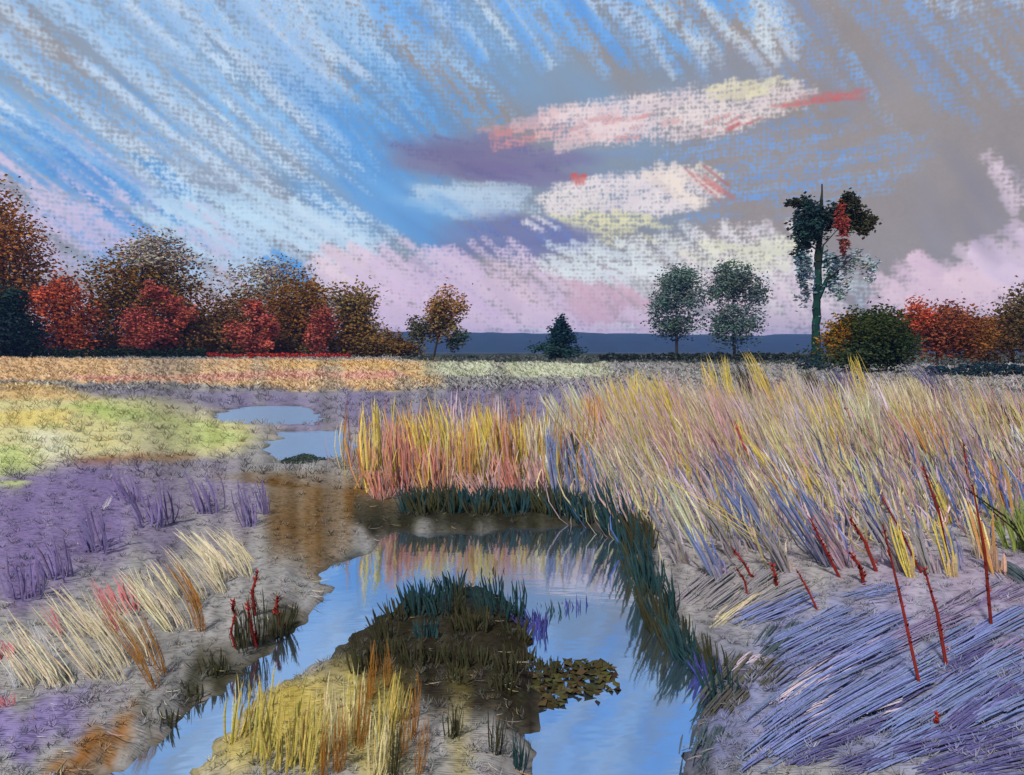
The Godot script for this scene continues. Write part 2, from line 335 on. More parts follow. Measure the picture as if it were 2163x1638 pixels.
func sky_picture() -> Image:
	var n := SZ * SZ
	sr.resize(n); sg.resize(n); sb.resize(n); sgrain.resize(n)
	var r := RandomNumberGenerator.new()
	r.seed = 21
	var f := FastNoiseLite.new()
	f.seed = 2
	f.frequency = 0.012
	var rows := []
	for k in 300:
		var row := PackedFloat32Array()
		for i in 260:
			row.append(r.randf())
		rows.append(row)
	for y in SZ:
		for x in SZ:
			var i := y * SZ + x
			var w := f.get_noise_2d(x, y)
			var yy := y / 3.6 + w * 0.8 + 2.0
			var ky := int(yy)
			var row: PackedFloat32Array = rows[ky]
			var xx := x / 2.4 + ky * 0.37
			var kx := int(xx)
			var dash: float = lerpf(row[kx % 260], row[(kx + 1) % 260], xx - kx)
			sgrain[i] = 0.34 * dash + 0.2 * (0.5 - 0.5 * cos(TAU * yy)) + 0.12 * (0.5 - 0.5 * cos(TAU * x / 3.7)) + 0.34 * r.randf()
			var b := 1.0 + 0.05 * w + r.randf_range(-0.02, 0.02)
			sr[i] = 0.602 * b
			sg[i] = 0.577 * b
			sb[i] = 0.578 * b
	var hatches := [
	[312, 809, 350.5, 144.6, 36, 60, 227.8, 52.6, Color8(120, 160, 204), 0.4, 1],
	[203, 796, 184.0, 113.9, 34, 40, 184.0, 39.4, Color8(150, 190, 232), 0.45, 1],
	[413, 851, 113.9, 74.5, 40, 22, 131.4, 39.4, Color8(100, 158, 220), 0.6, 1],
	[400, 852, 100.8, 57.0, 40, 40, 74.5, 10.5, Color8(92, 155, 224), 0.55, 0],
	[183, 906, 61.3, 39.4, 38, 26, 74.5, 11.4, Color8(80, 150, 218), 0.85, 0],
	[160, 937, 39.4, 30.7, 38, 14, 52.6, 17.5, Color8(150, 186, 236), 0.6, 1],
	[124, 902, 74.5, 48.2, 36, 40, 83.2, 14.9, Color8(206, 196, 226), 0.7, 0],
	[163, 930, 65.7, 26.3, 36, 18, 65.7, 11.4, Color8(208, 198, 228), 0.6, 0],
	[131, 867, 52.6, 17.5, 36, 10, 113.9, 6.1, Color8(84, 150, 218), 0.8, 0],
	[213, 804, 166.5, 83.2, 33, 95, 144.6, 11.4, Color8(194, 217, 243), 0.62, 0],
	[265, 850, 105.1, 52.6, 33, 55, 100.8, 9.6, Color8(200, 220, 242), 0.55, 0],
	[170, 802, 131.4, 61.3, 32, 26, 131.4, 8.8, Color8(118, 172, 228), 0.6, 0],
	[152, 854, 78.9, 35.0, 35, 20, 105.1, 7.9, Color8(108, 166, 226), 0.6, 0],
	[320, 780, 144.6, 61.3, 42, 45, 100.8, 9.6, Color8(140, 190, 240), 0.6, 0],
	[435, 772, 105.1, 52.6, 46, 52, 87.6, 11.4, Color8(128, 176, 228), 0.52, 0],
	[426, 820, 87.6, 35.0, 48, 40, 83.2, 8.8, Color8(104, 168, 232), 0.55, 0],
	[617, 742, 144.6, 35.0, 52, 54, 78.9, 11.4, Color8(132, 178, 232), 0.6, 0],
	[605, 751, 144.6, 30.7, 52, 34, 65.7, 10.5, Color8(206, 224, 242), 0.66, 0],
	[710, 760, 39.4, 26.3, 55, 14, 65.7, 11.4, Color8(214, 228, 240), 0.66, 0],
	[840, 786, 105.1, 52.6, 58, 64, 87.6, 7.9, Color8(128, 166, 222), 0.52, 0],
	[782, 783, 113.9, 35.0, 50, 20, 70.1, 15.8, Color8(138, 156, 196), 0.25, 1],
	[667, 784, 96.4, 17.5, 10, 12, 70.1, 15.8, Color8(136, 158, 190), 0.22, 1],
	[747, 864, 100.8, 30.7, -3, 60, 74.5, 9.6, Color8(120, 166, 230), 0.48, 0],
	[743, 886, 109.5, 26.3, -3, 40, 65.7, 8.8, Color8(122, 168, 230), 0.45, 0],
	[627, 850, 70.1, 8.8, 0, 10, 52.6, 8.8, Color8(128, 158, 205), 0.25, 1],
	[481, 850, 61.3, 19.3, 6, 34, 83.2, 20.2, Color8(126, 122, 156), 0.75, 1],
	[533, 857, 52.6, 13.1, 8, 18, 61.3, 14.9, Color8(126, 118, 160), 0.55, 1],
	[485, 852, 65.7, 17.5, 12, 36, 52.6, 7.9, Color8(120, 118, 160), 0.55, 0],
	[524, 830, 39.4, 9.6, -8, 14, 48.2, 9.6, Color8(206, 150, 152), 0.66, 0],
	[576, 825, 48.2, 14.9, -10, 26, 57.0, 14.0, Color8(228, 196, 200), 0.8, 0],
	[647, 821, 83.2, 15.8, -9, 60, 57.0, 15.8, Color8(230, 214, 218), 0.62, 0],
	[711, 815, 48.2, 14.9, -6, 32, 52.6, 14.0, Color8(232, 218, 218), 0.64, 0],
	[711, 805, 30.7, 5.3, -8, 10, 39.4, 7.0, Color8(228, 220, 190), 0.8, 0],
	[779, 819, 35.0, 3.5, 3, 12, 43.8, 4.8, Color8(196, 116, 118), 0.66, 0],
	[712, 830, 13.1, 3.5, -20, 5, 21.9, 4.4, Color8(196, 108, 108), 0.65, 0],
	[618, 828, 105.1, 8.8, -10, 12, 26.3, 5.3, Color8(206, 140, 142), 0.58, 0],
	[619, 883, 65.7, 15.8, -8, 60, 52.6, 15.8, Color8(232, 222, 226), 0.66, 0],
	[572, 888, 26.3, 10.5, -8, 16, 39.4, 14.0, Color8(232, 224, 224), 0.64, 0],
	[668, 876, 26.3, 14.9, 30, 16, 39.4, 11.4, Color8(236, 222, 216), 0.85, 0],
	[686, 877, 15.8, 7.9, 40, 5, 52.6, 4.4, Color8(190, 112, 114), 0.7, 0],
	[574, 869, 7.0, 3.5, 0, 4, 17.5, 5.3, Color8(200, 98, 92), 0.75, 0],
	[585, 907, 57.0, 8.8, 12, 26, 48.2, 8.8, Color8(230, 226, 186), 0.62, 0],
	[619, 924, 48.2, 6.1, 14, 14, 48.2, 6.1, Color8(228, 226, 190), 0.5, 0],
	[485, 888, 52.6, 12.3, 4, 30, 57.0, 12.3, Color8(188, 208, 228), 0.75, 0],
	[464, 890, 48.2, 13.1, 10, 16, 61.3, 13.1, Color8(180, 206, 232), 0.5, 1],
	[503, 919, 65.7, 17.5, 10, 40, 70.1, 20.2, Color8(122, 128, 170), 0.7, 1],
	[520, 915, 48.2, 13.1, 30, 26, 39.4, 7.0, Color8(108, 132, 196), 0.5, 0],
	[535, 906, 13.1, 5.3, 30, 5, 26.3, 5.3, Color8(224, 220, 232), 0.7, 0],
	[400, 900, 70.1, 21.9, 32, 26, 78.9, 17.5, Color8(110, 168, 226), 0.5, 1],
	[294, 924, 83.2, 26.3, 26, 70, 83.2, 12.3, Color8(192, 222, 246), 0.8, 0],
	[263, 950, 48.2, 26.3, 26, 30, 57.0, 12.3, Color8(186, 214, 244), 0.72, 0],
	[350, 918, 52.6, 21.9, 30, 30, 74.5, 8.8, Color8(196, 218, 240), 0.6, 0],
	[317, 954, 26.3, 10.5, 30, 12, 35.0, 11.4, Color8(84, 156, 226), 0.8, 0],
	[245, 920, 26.3, 17.5, 35, 10, 48.2, 7.9, Color8(206, 198, 226), 0.6, 0],
	[278, 973, 39.4, 17.5, 30, 20, 39.4, 12.3, Color8(206, 200, 218), 0.6, 0],
	[378, 958, 43.8, 21.9, 34, 34, 52.6, 13.1, Color8(226, 206, 222), 0.82, 0],
	[433, 962, 65.7, 26.3, 34, 60, 65.7, 12.3, Color8(220, 200, 226), 0.78, 0],
	[476, 987, 100.8, 17.5, 30, 70, 57.0, 13.1, Color8(224, 200, 226), 0.85, 0],
	[511, 961, 57.0, 26.3, 40, 40, 65.7, 10.5, Color8(218, 198, 222), 0.66, 0],
	[564, 979, 65.7, 26.3, 42, 50, 65.7, 10.5, Color8(222, 200, 216), 0.68, 0],
	[615, 983, 52.6, 26.3, 40, 40, 57.0, 13.1, Color8(216, 178, 194), 0.62, 1],
	[602, 945, 52.6, 17.5, 20, 44, 52.6, 8.8, Color8(222, 232, 238), 0.72, 0],
	[690, 951, 74.5, 26.3, 48, 60, 65.7, 11.4, Color8(226, 230, 234), 0.66, 0],
	[729, 965, 61.3, 39.4, 52, 60, 74.5, 11.4, Color8(230, 222, 228), 0.68, 0],
	[725, 940, 48.2, 13.1, 20, 24, 43.8, 10.5, Color8(230, 230, 206), 0.62, 0],
	[745, 989, 48.2, 21.9, 50, 36, 57.0, 11.4, Color8(226, 208, 220), 0.7, 0],
	[607, 1005, 87.6, 7.0, 0, 24, 57.0, 8.8, Color8(222, 222, 234), 0.7, 0],
	[682, 988, 61.3, 21.9, 45, 26, 57.0, 13.1, Color8(210, 178, 194), 0.55, 0],
	[804, 963, 26.3, 21.9, 50, 16, 35.0, 7.9, Color8(190, 212, 226), 0.5, 0],
	[892, 970, 52.6, 19.3, 38, 64, 48.2, 13.1, Color8(230, 204, 220), 0.9, 0],
	[868, 985, 39.4, 17.5, 38, 30, 48.2, 12.3, Color8(228, 202, 216), 0.85, 0],
	[916, 954, 26.3, 17.5, 38, 22, 48.2, 13.1, Color8(222, 202, 224), 0.85, 0],
	[917, 901, 26.3, 17.5, 60, 10, 39.4, 11.4, Color8(214, 196, 214), 0.7, 0],
	[878, 906, 39.4, 39.4, 60, 14, 61.3, 19.3, Color8(142, 140, 152), 0.5, 1],
	[349, 1005, 394.3, 21.9, 10, 60, 96.4, 17.5, Color8(224, 202, 222), 0.8, 0],
	[839, 1009, 219.1, 17.5, 10, 40, 78.9, 17.5, Color8(214, 196, 208), 0.7, 0],
	[249, 737, 131.4, 39.4, 34, 50, 140.2, 13.1, Color8(208, 224, 244), 0.7, 0],
	[143, 673, 394.3, 131.4, 36, 160, 184.0, 14.9, Color8(160, 198, 240), 0.62, 0],
	[562, 637, 306.7, 113.9, 48, 170, 131.4, 14.9, Color8(108, 170, 240), 0.75, 0],
	[604, 625, 175.2, 65.7, 48, 30, 113.9, 13.1, Color8(198, 220, 242), 0.6, 0],
	[892, 676, 262.9, 144.6, 56, 90, 131.4, 15.8, Color8(132, 170, 222), 0.4, 0],
	[245, 526, 657.2, 219.1, 40, 260, 184.0, 21.9, Color8(140, 186, 236), 0.6, 0],
	[756, 521, 657.2, 219.1, 40, 200, 184.0, 21.9, Color8(196, 214, 238), 0.55, 0],
	]
	for h in hatches:
		for k in h[5]:
			var a := r.randf() * TAU
			var q := sqrt(r.randf())
			var ang := deg_to_rad(h[4] + r.randf_range(-4.0, 4.0))
			var L: float = h[6] * r.randf_range(0.6, 1.2)
			var dir := Vector2(cos(ang), sin(ang))
			var p := Vector2(h[0] + cos(a) * q * h[2], h[1] + sin(a) * q * h[3]) - dir * L * 0.5
			var col: Color = h[8]
			var v := r.randf_range(-0.045, 0.045)
			streak(p, dir, L, h[7] * r.randf_range(0.35, 0.65), col.r + v, col.g + v, col.b + v * 0.6, h[9] * r.randf_range(0.75, 1.15), h[10])
	var bytes := PackedByteArray()
	bytes.resize(n * 3)
	for i in n:
		bytes[i * 3] = int(clampf(sr[i], 0.0, 1.0) * 255.0)
		bytes[i * 3 + 1] = int(clampf(sg[i], 0.0, 1.0) * 255.0)
		bytes[i * 3 + 2] = int(clampf(sb[i], 0.0, 1.0) * 255.0)
	var front := Image.create_from_data(SZ, SZ, false, Image.FORMAT_RGB8, bytes)
	var back: Image = front.duplicate()
	back.flip_x()
	var im := Image.create_empty(SZ * 4, SZ * 2, false, Image.FORMAT_RGB8)
	im.fill(Color8(150, 148, 152))
	var whole := Rect2i(0, 0, SZ, SZ)
	im.blit_rect(front, whole, Vector2i(1536, 0))
	im.blit_rect(back, whole, Vector2i(512, 0))
	im.blit_rect(back, whole, Vector2i(2560, 0))
	im.blit_rect(front, Rect2i(0, 0, 512, SZ), Vector2i(3584, 0))
	im.blit_rect(front, Rect2i(512, 0, 512, SZ), Vector2i(0, 0))
	return im


func streak(p: Vector2, u: Vector2, L: float, w: float, cr: float, cg: float, cb: float, cover: float, soft: int):
	var e := p + u * L
	var y0 := maxi(0, int(minf(p.y, e.y) - w))
	var y1 := mini(SZ - 1, int(maxf(p.y, e.y) + w))
	var xa := minf(p.x, e.x) - w
	var xb := maxf(p.x, e.x) + w
	for y in range(y0, y1 + 1):
		var lo := xa
		var hi := xb
		if absf(u.y) > 0.05:
			var m := p.x + (y - p.y) * u.x / u.y
			var half := w / absf(u.y)
			lo = maxf(lo, m - half)
			hi = minf(hi, m + half)
		var ry := y - p.y
		for x in range(maxi(0, int(lo)), mini(SZ - 1, int(hi)) + 1):
			var rx := x - p.x
			var t := (rx * u.x + ry * u.y) / L
			if t < 0.0 or t > 1.0:
				continue
			var s := absf(ry * u.x - rx * u.y) / w
			if s >= 1.0:
				continue
			var i := y * SZ + x
			var a: float
			if soft == 1:
				s = 1.0 - s * s
				a = cover * s * s * minf(1.0, 4.0 * t * (1.0 - t)) * 0.7
			else:
				var f := cover * sqrt(1.0 - s * s) * minf(1.0, minf(t * 8.0, (1.0 - t) * 5.0))
				a = clampf((f - sgrain[i]) * 2.8 + 0.3, 0.0, 1.0) * 0.72
			if a > 0.0:
				sr[i] += (cr - sr[i]) * a
				sg[i] += (cg - sg[i]) * a
				sb[i] += (cb - sb[i]) * a


# ---------------------------------------------------------------- ground, water, hills

func build_ground():
	for z in ZONES:
		var b := Rect2(z[2][0], Vector2.ZERO)
		for q in z[2]:
			b = b.expand(q)
		zone_box.append(b.grow(0.06 * b.end.y + 0.2))
	var xs: Array[float] = [0.0]
	var step := 0.05
	while xs[-1] < 2400.0:
		if xs[-1] > 3.2:
			step *= 1.045
		xs.append(xs[-1] + step)
	var cols: Array[float] = []
	for i in range(xs.size() - 1, 0, -1):
		cols.append(-xs[i])
	cols.append_array(xs)
	var ds: Array[float] = [-60.0, -30.0, -15.0, -8.0, -4.0, -2.0, -0.5, 0.5, 1.2, 1.8]
	while ds[-1] < 2400.0:
		ds.append(ds[-1] * (1.013 if ds[-1] < 30.0 else 1.025 if ds[-1] < 160.0 else 1.2))
	var nx := cols.size()
	var nd := ds.size()
	var P := PackedVector3Array()
	var C := PackedColorArray()
	var N := PackedVector3Array()
	P.resize(nx * nd); C.resize(nx * nd); N.resize(nx * nd)
	var k := 0
	for d in ds:
		for x in cols:
			var w := shore(x, d)
			if w < 8.0:
				w += (0.09 if d < 11.0 else 0.45) * noise.get_noise_2d(x * (4.0 if d < 11.0 else 1.6) + 40.0, d * (4.0 if d < 11.0 else 0.8))
			P[k] = Vector3(x, rise(w, x, d), -d)
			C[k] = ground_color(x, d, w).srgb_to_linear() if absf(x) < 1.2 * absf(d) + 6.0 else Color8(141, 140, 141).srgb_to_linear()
			k += 1
	for j in nd:
		for i in nx:
			var a := P[j * nx + maxi(i - 1, 0)]
			var b := P[j * nx + mini(i + 1, nx - 1)]
			var e := P[maxi(j - 1, 0) * nx + i]
			var f := P[mini(j + 1, nd - 1) * nx + i]
			N[j * nx + i] = (b - a).cross(f - e).normalized()
	var I := PackedInt32Array()
	for j in nd - 1:
		for i in nx - 1:
			var a := j * nx + i
			I.append_array(PackedInt32Array([a, a + nx, a + 1, a + 1, a + nx, a + nx + 1]))
	var arr := []
	arr.resize(Mesh.ARRAY_MAX)
	arr[Mesh.ARRAY_VERTEX] = P
	arr[Mesh.ARRAY_NORMAL] = N
	arr[Mesh.ARRAY_COLOR] = C
	arr[Mesh.ARRAY_INDEX] = I
	var m := ArrayMesh.new()
	m.add_surface_from_arrays(Mesh.PRIMITIVE_TRIANGLES, arr)
	var o := MeshInstance3D.new()
	o.name = "ground"
	o.mesh = m
	var soil := material("marsh ground", 0.97, 0.42)
	var f2 := FastNoiseLite.new()
	f2.seed = 14
	f2.frequency = 0.03
	f2.fractal_octaves = 5
	f2.fractal_gain = 0.65
	var bumps := f2.get_seamless_image(1024, 1024)
	bumps.bump_map_to_normal_map(5.0)
	soil.normal_enabled = true
	soil.normal_texture = ImageTexture.create_from_image(bumps)
	soil.normal_scale = 0.45
	o.material_override = soil
	o.set_meta("kind", "structure")
	o.set_meta("label", "grey brown marsh ground with purple, brown and yellow green patches")
	add_child(o)


func build_water():
	var m := StandardMaterial3D.new()
	m.resource_name = "creek water"
	m.albedo_color = Color(0.77, 0.85, 0.94)
	m.metallic = 0.97
	m.roughness = 0.07
	var im := Image.create_empty(512, 512, false, Image.FORMAT_L8)
	var f := FastNoiseLite.new()
	f.seed = 4
	f.frequency = 0.012
	f.fractal_octaves = 3
	var src := f.get_seamless_image(512, 512)
	im = src
	im.bump_map_to_normal_map(2.0)
	m.normal_enabled = true
	m.normal_texture = ImageTexture.create_from_image(im)
	m.normal_scale = 0.12
	m.uv1_triplanar = true
	m.uv1_world_triplanar = true
	m.uv1_scale = Vector3(0.35, 0.35, 0.9)
	var ruffled: StandardMaterial3D = m.duplicate()
	ruffled.resource_name = "wind ruffled pool water"
	ruffled.normal_scale = 0.8
	ruffled.roughness = 0.3
	for part in [["water", m, -2.0, 11.0, "still creek water with blue and white reflections of the sky"], ["pool_water", ruffled, 11.0, 44.0, "two pale pools of ruffled water beyond the bend"]]:
		var p := PlaneMesh.new()
		p.size = Vector2(34, part[3] - part[2])
		var o := MeshInstance3D.new()
		o.name = part[0]
		o.mesh = p
		o.material_override = part[1]
		o.position = Vector3(0, 0, -(part[2] + part[3]) / 2.0)
		o.set_meta("kind", "structure")
		o.set_meta("label", part[4])
		add_child(o)


func build_hills():
	var s := Shape.new()
	var rows := []
	for j in 7:
		var row := []
		for i in 161:
			var x := -1800.0 + i * 22.5
			var t := j / 6.0
			var top := 45.0 + 9.0 * noise.get_noise_1d(x * 0.004) + 1.6 * noise.get_noise_1d(x * 0.05) - 5.0 * ss(200.0, 700.0, x)
			row.append(Vector3(x, -2.0 + (top + 2.0) * (1.0 - pow(1.0 - t, 1.8)) if j < 6 else top, -1150.0 - 420.0 * t))
		rows.append(row)
	for j in 6:
		for i in 160:
			var k := vary(Color8(40, 52, 50).lerp(Color8(46, 60, 56), j / 5.0), 0.05).srgb_to_linear()
			s.quad(rows[j][i], rows[j][i + 1], rows[j + 1][i + 1], rows[j + 1][i], k)
	var o := obj("hills", s, material("far hillside", 1.0))
	o.set_meta("kind", "structure")
	o.set_meta("label", "long low wooded hill, blue with distance, on the horizon")


# ---------------------------------------------------------------- trees and hedges

func lobe(s: Shape, c: Vector3, rx: float, ry: float, col: Color, n: int, leaf: float, spread := 0.75):
	var knots: Array[Vector3] = []
	var tint: Array[Color] = []
	for k in maxi(12, n / 60):
		var v := Vector3(rng.randf_range(-1, 1), rng.randf_range(-1, 1), rng.randf_range(-1, 1))
		while v.length() > 1.0:
			v = Vector3(rng.randf_range(-1, 1), rng.randf_range(-1, 1), rng.randf_range(-1, 1))
		v *= (0.45 + 0.5 * v.length()) * rng.randf_range(0.85, 1.2)
		knots.append(c + Vector3(v.x * rx, v.y * ry, v.z * rx * spread))
		tint.append(vary(col, 0.16))
	for i in n:
		var k := rng.randi() % knots.size()
		var g := Vector3(rng.randfn(), rng.randfn(), rng.randfn()) * Vector3(rx, ry, rx * spread) * 0.24
		var a := rng.randf() * TAU
		var tilt := rng.randf_range(-0.7, 0.7)
		var u := Vector3(cos(a), tilt * 0.5, sin(a)) * leaf * rng.randf_range(0.3, 1.0)
		var w := Vector3(-sin(a) * tilt, 1.0, cos(a) * tilt).normalized() * leaf * rng.randf_range(0.18, 0.5)
		s.leaf(knots[k] + g, u, w, vary(tint[k], 0.14))


func build_trees():
	var rows := [
	["tree", "tall ochre brown tree cut by the left end of the treeline", "tree", -74.797, 104, 0.978, -0.011, 19.702, 0.42, [[-0.728, 19.017, 5.577, 5.577, Color8(143, 98, 44), 900], [1.153, 13.522, 5.577, 7.171, Color8(134, 91, 42), 1000], [1.604, 6.613, 5.577, 6.374, Color8(125, 85, 42), 700]]],
	["dark_conifer", "dark green conifer at the foot of the tall ochre tree", "tree", -69.167, 98, 0.395, 0.145, 8.594, 0.4, [[-0.109, 6.963, 2.239, 2.634, Color8(38, 56, 51), 500], [0.081, 3.038, 4.083, 3.03, Color8(31, 47, 49), 900]]],
	["shrub", "rusty red brown shrub between the dark conifer and broad brown tree", "shrub", -63.866, 100, 0.538, 0.223, 7.741, 0.4, [[-0.414, 8.739, 3.371, 2.758, Color8(168, 87, 56), 420], [0.117, 4.407, 4.29, 4.137, Color8(152, 80, 49), 800]]],
	["tree", "broad dark brown tree with a grey twiggy top", "tree", -57.701, 110, 1.183, 0.354, 14.248, 0.45, [[2.601, 16.067, 6.742, 3.371, Color8(150, 141, 127), 420], [0.24, 9.869, 9.27, 5.899, Color8(114, 85, 35), 1700], [-5.053, 4.738, 5.899, 4.719, Color8(112, 80, 38), 700], [6.002, 4.738, 5.056, 4.719, Color8(116, 85, 44), 600]]],
	["shrub", "large red shrub in front of the broad brown tree", "shrub", -52.301, 103, 0.415, 0.165, 7.247, 0.4, [[0.018, 9.577, 1.894, 1.184, Color8(152, 80, 66), 130], [2.046, 8.07, 2.131, 1.499, Color8(152, 80, 66), 190], [4.485, 6.286, 1.894, 1.499, Color8(152, 80, 66), 170], [-1.971, 4.636, 3.314, 2.367, Color8(152, 80, 66), 420], [0.769, 3.811, 2.683, 2.052, Color8(152, 80, 66), 280], [-2.378, 2.295, 1.894, 1.263, Color8(152, 80, 66), 150]]],
	["tree", "grey leafless tree rising behind the middle of the treeline", "tree", -39.436, 116, 0.78, 0.19, 11.911, 0.42, [[0.577, 11.911, 6.221, 3.555, Color8(156, 147, 136), 480], [-1.04, 8.053, 5.332, 3.555, Color8(141, 125, 100), 300]]],
	["tree", "low brown tree right of the broad brown tree", "tree", -43.603, 108, 0.581, 0.123, 6.828, 0.42, [[0.08, 4.666, 6.95, 4.965, Color8(112, 84, 48), 1200], [-3.562, 3.583, 4.965, 3.641, Color8(106, 80, 46), 700], [5.837, 2.861, 4.965, 3.31, Color8(104, 78, 44), 600]]],
	["shrub", "bright red shrub below the grey leafless tree", "shrub", -37.049, 101, 0.407, 0.093, 5.785, 0.4, [[-0.086, 7.131, 1.548, 1.161, Color8(152, 80, 66), 120], [1.508, 5.515, 2.012, 1.47, Color8(152, 80, 66), 190], [2.833, 3.897, 1.393, 1.161, Color8(152, 80, 66), 110], [-2.043, 3.762, 2.167, 1.857, Color8(152, 80, 66), 220], [0.365, 2.14, 2.476, 1.238, Color8(152, 80, 66), 170]]],
	["tree", "rounded brown tree behind the small red shrub", "tree", -33.033, 109, 0.733, 0.115, 8.336, 0.42, [[0.104, 7.61, 5.01, 3.841, Color8(125, 89, 40), 800], [0.775, 3.609, 5.846, 4.175, Color8(116, 85, 42), 900]]],
	["shrub", "small round red shrub leaning right in the treeline", "shrub", -27.694, 102, 0.343, 0.051, 4.467, 0.38, [[0.26, 4.808, 2.188, 2.032, Color8(152, 80, 66), 320], [-0.868, 2.285, 1.407, 1.407, Color8(152, 80, 66), 130]]],
	["tree", "olive brown tree with a soft rounded crown at the treeline end", "tree", -23.886, 108, 0.726, 0.075, 7.547, 0.42, [[-0.073, 7.188, 3.641, 3.641, Color8(120, 100, 60), 700], [0.245, 3.222, 4.137, 3.806, Color8(116, 89, 44), 700]]],
	["shrub", "low olive brown bush beside the open blue hill", "shrub", -17.894, 106, 0.356, 0.015, 2.471, 0.38, [[-1.058, 1.761, 3.736, 2.111, Color8(114, 91, 49), 420], [1.426, 1.051, 2.761, 1.299, Color8(103, 82, 44), 200]]],
	["small_tree", "small crooked tree with half ochre and half dark crown", "tree", -10.729, 96, 0.29, 0.984, 4.292, 0.34, [[-1.588, 4.292, 1.677, 2.323, Color8(80, 80, 62), 180], [1.961, 6.853, 2.581, 2.581, Color8(142, 108, 62), 420], [1.306, 4.292, 2.71, 2.194, Color8(118, 98, 62), 300], [3.229, 2.688, 1.677, 1.677, Color8(71, 82, 71), 130]]],
	["small_conifer", "small dark fir standing alone before the blue hill", "tree", 6.232, 88, 0.237, -0.192, 5.145, 0.3, [[-0.189, 4.381, 0.946, 1.301, Color8(33, 58, 67), 160], [0.17, 2.793, 2.129, 1.183, Color8(33, 58, 64), 260], [-0.414, 1.025, 2.72, 1.183, Color8(40, 64, 62), 320]]],
	["slim_tree", "left of two slim grey green trees on the hill edge", "tree", 32.749, 140, 0.565, -0.158, 14.231, 0.46, [[0.766, 15.16, 4.328, 3.199, Color8(90, 110, 102), 520], [-2.455, 10.508, 3.199, 3.387, Color8(80, 100, 96), 280], [1.741, 11.905, 4.328, 2.823, Color8(86, 106, 100), 240], [-0.534, 6.308, 5.081, 3.387, Color8(84, 104, 98), 480]]],
	["slim_tree", "right of two slim grey green trees on the hill edge", "tree", 44.213, 140, 0.565, -0.213, 14.231, 0.46, [[-0.885, 15.346, 3.763, 2.823, Color8(90, 110, 102), 420], [3.364, 12.836, 3.387, 3.763, Color8(80, 100, 96), 260], [-2.256, 13.301, 3.199, 3.387, Color8(86, 106, 100), 240], [0.186, 6.775, 5.081, 4.14, Color8(84, 104, 98), 680]]],
	["round_bush", "round dark green bush with ochre left side", "bush", 25.12, 50, 0.202, -0.038, 2.95, 0.19, [[0.13, 2.95, 2.352, 1.546, Color8(58, 69, 38), 1700], [1.665, 1.947, 1.68, 1.411, Color8(49, 69, 49), 900], [-1.869, 2.449, 1.21, 1.344, Color8(143, 105, 40), 620], [0, 1.444, 3.024, 1.142, Color8(56, 69, 47), 900]]],
	["shrub", "red and rust bush right of the round dark bush", "bush", 39.804, 66, 0.266, -0.073, 3.621, 0.25, [[-2.738, 4.061, 1.719, 1.517, Color8(168, 78, 56), 420], [0.383, 3.18, 3.236, 2.326, Color8(122, 68, 48), 1300], [2.594, 3.18, 2.528, 2.326, Color8(125, 82, 40), 800]]],
	["shrub", "olive brown bush cut by the right end of the hedge", "bush", 49.734, 70, 0.329, -0.141, 5.102, 0.26, [[0.361, 4.168, 2.467, 3.003, Color8(94, 82, 49), 900], [-1.919, 2.297, 3.218, 2.145, Color8(98, 73, 44), 800]]],
	]
	var bark := material("bark", 0.95)
	var leaves := material("autumn leaves", 0.9, 0.0, Color.WHITE, Color(0.12, 0.12, 0.1))
	for t in rows:
		var x: float = t[3]
		var d: float = t[4]
		var o := thing(t[0], t[1], t[2], Vector3(x, height(x, d), -d), "trees and shrubs along the far field" if x < 0.0 else "trees and bushes beyond the reeds")
		var top := Vector3(t[6], t[7], 0)
		var r: float = t[5] * 0.5
		var tr := Shape.new()
		var bc := Color8(58, 50, 44)
		var mid := top * 0.5 + Vector3(rng.randf_range(-r, r), 0, 0)
		tr.tube(Vector3(0, -0.2, 0), mid, r * 1.15, r * 0.8, bc)
		tr.tube(mid, top, r * 0.8, r * 0.2, bc)
		obj("trunk", tr, bark, o)
		var cr := Shape.new()
		for l in t[9]:
			var c := Vector3(l[0], l[1], rng.randf_range(-0.3, 0.3) * l[2])
			var br := Shape.new()
			br.tube(mid * rng.randf_range(0.7, 1.1), c, r * 0.4, r * 0.1, bc, 5)
			obj("branch", br, bark, o)
			lobe(cr, c, l[2], l[3], l[4], int(l[5] * 4.2), t[8])
		obj("crown", cr, leaves, o)
	var hedges := [
	["thicket", "brown olive thicket filling the gaps under the left trees", -66.89, -16.447, 106, 3.747, Color8(102, 80, 44), 5200, 0.4],
	["hedge", "dark green hedge under the left treeline", -80.148, -41.75, 97, 1.53, Color8(36, 50, 40), 2600, 0.36],
	["low_hedge", "low red hedge at the field edge under the brown trees", -40.904, -21.775, 95, 0.832, Color8(176, 60, 48), 800, 0.3],
	["hedge", "dark hedge strip before the blue hill right of the fir", 9.852, 34.282, 80, 1.123, Color8(46, 56, 54), 1500, 0.28],
	["hedge", "dark teal hedge at the far right behind the reeds", 25.96, 36.007, 44, 1.02, Color8(40, 60, 72), 1500, 0.2],
	]
	for h in hedges:
		var x0: float = h[2]
		var x1: float = h[3]
		var d: float = h[4]
		var mx := (x0 + x1) / 2.0
		var s := Shape.new()
		for i in h[7]:
			var x := rng.randf_range(x0, x1) - mx
			var top: float = h[5] * (0.75 + 0.35 * noise.get_noise_1d(x * 0.6 + d))
			var y := top * pow(rng.randf(), 0.8)
			var a := rng.randf() * TAU
			var lf: float = h[8]
			s.leaf(Vector3(x, y, rng.randf_range(-0.6, 0.6)), Vector3(cos(a), 0.2, sin(a)) * lf * rng.randf_range(0.4, 0.9), Vector3(0.1, 1, 0.2) * lf * rng.randf_range(0.2, 0.5), vary(h[6], 0.2))
		var stems := []
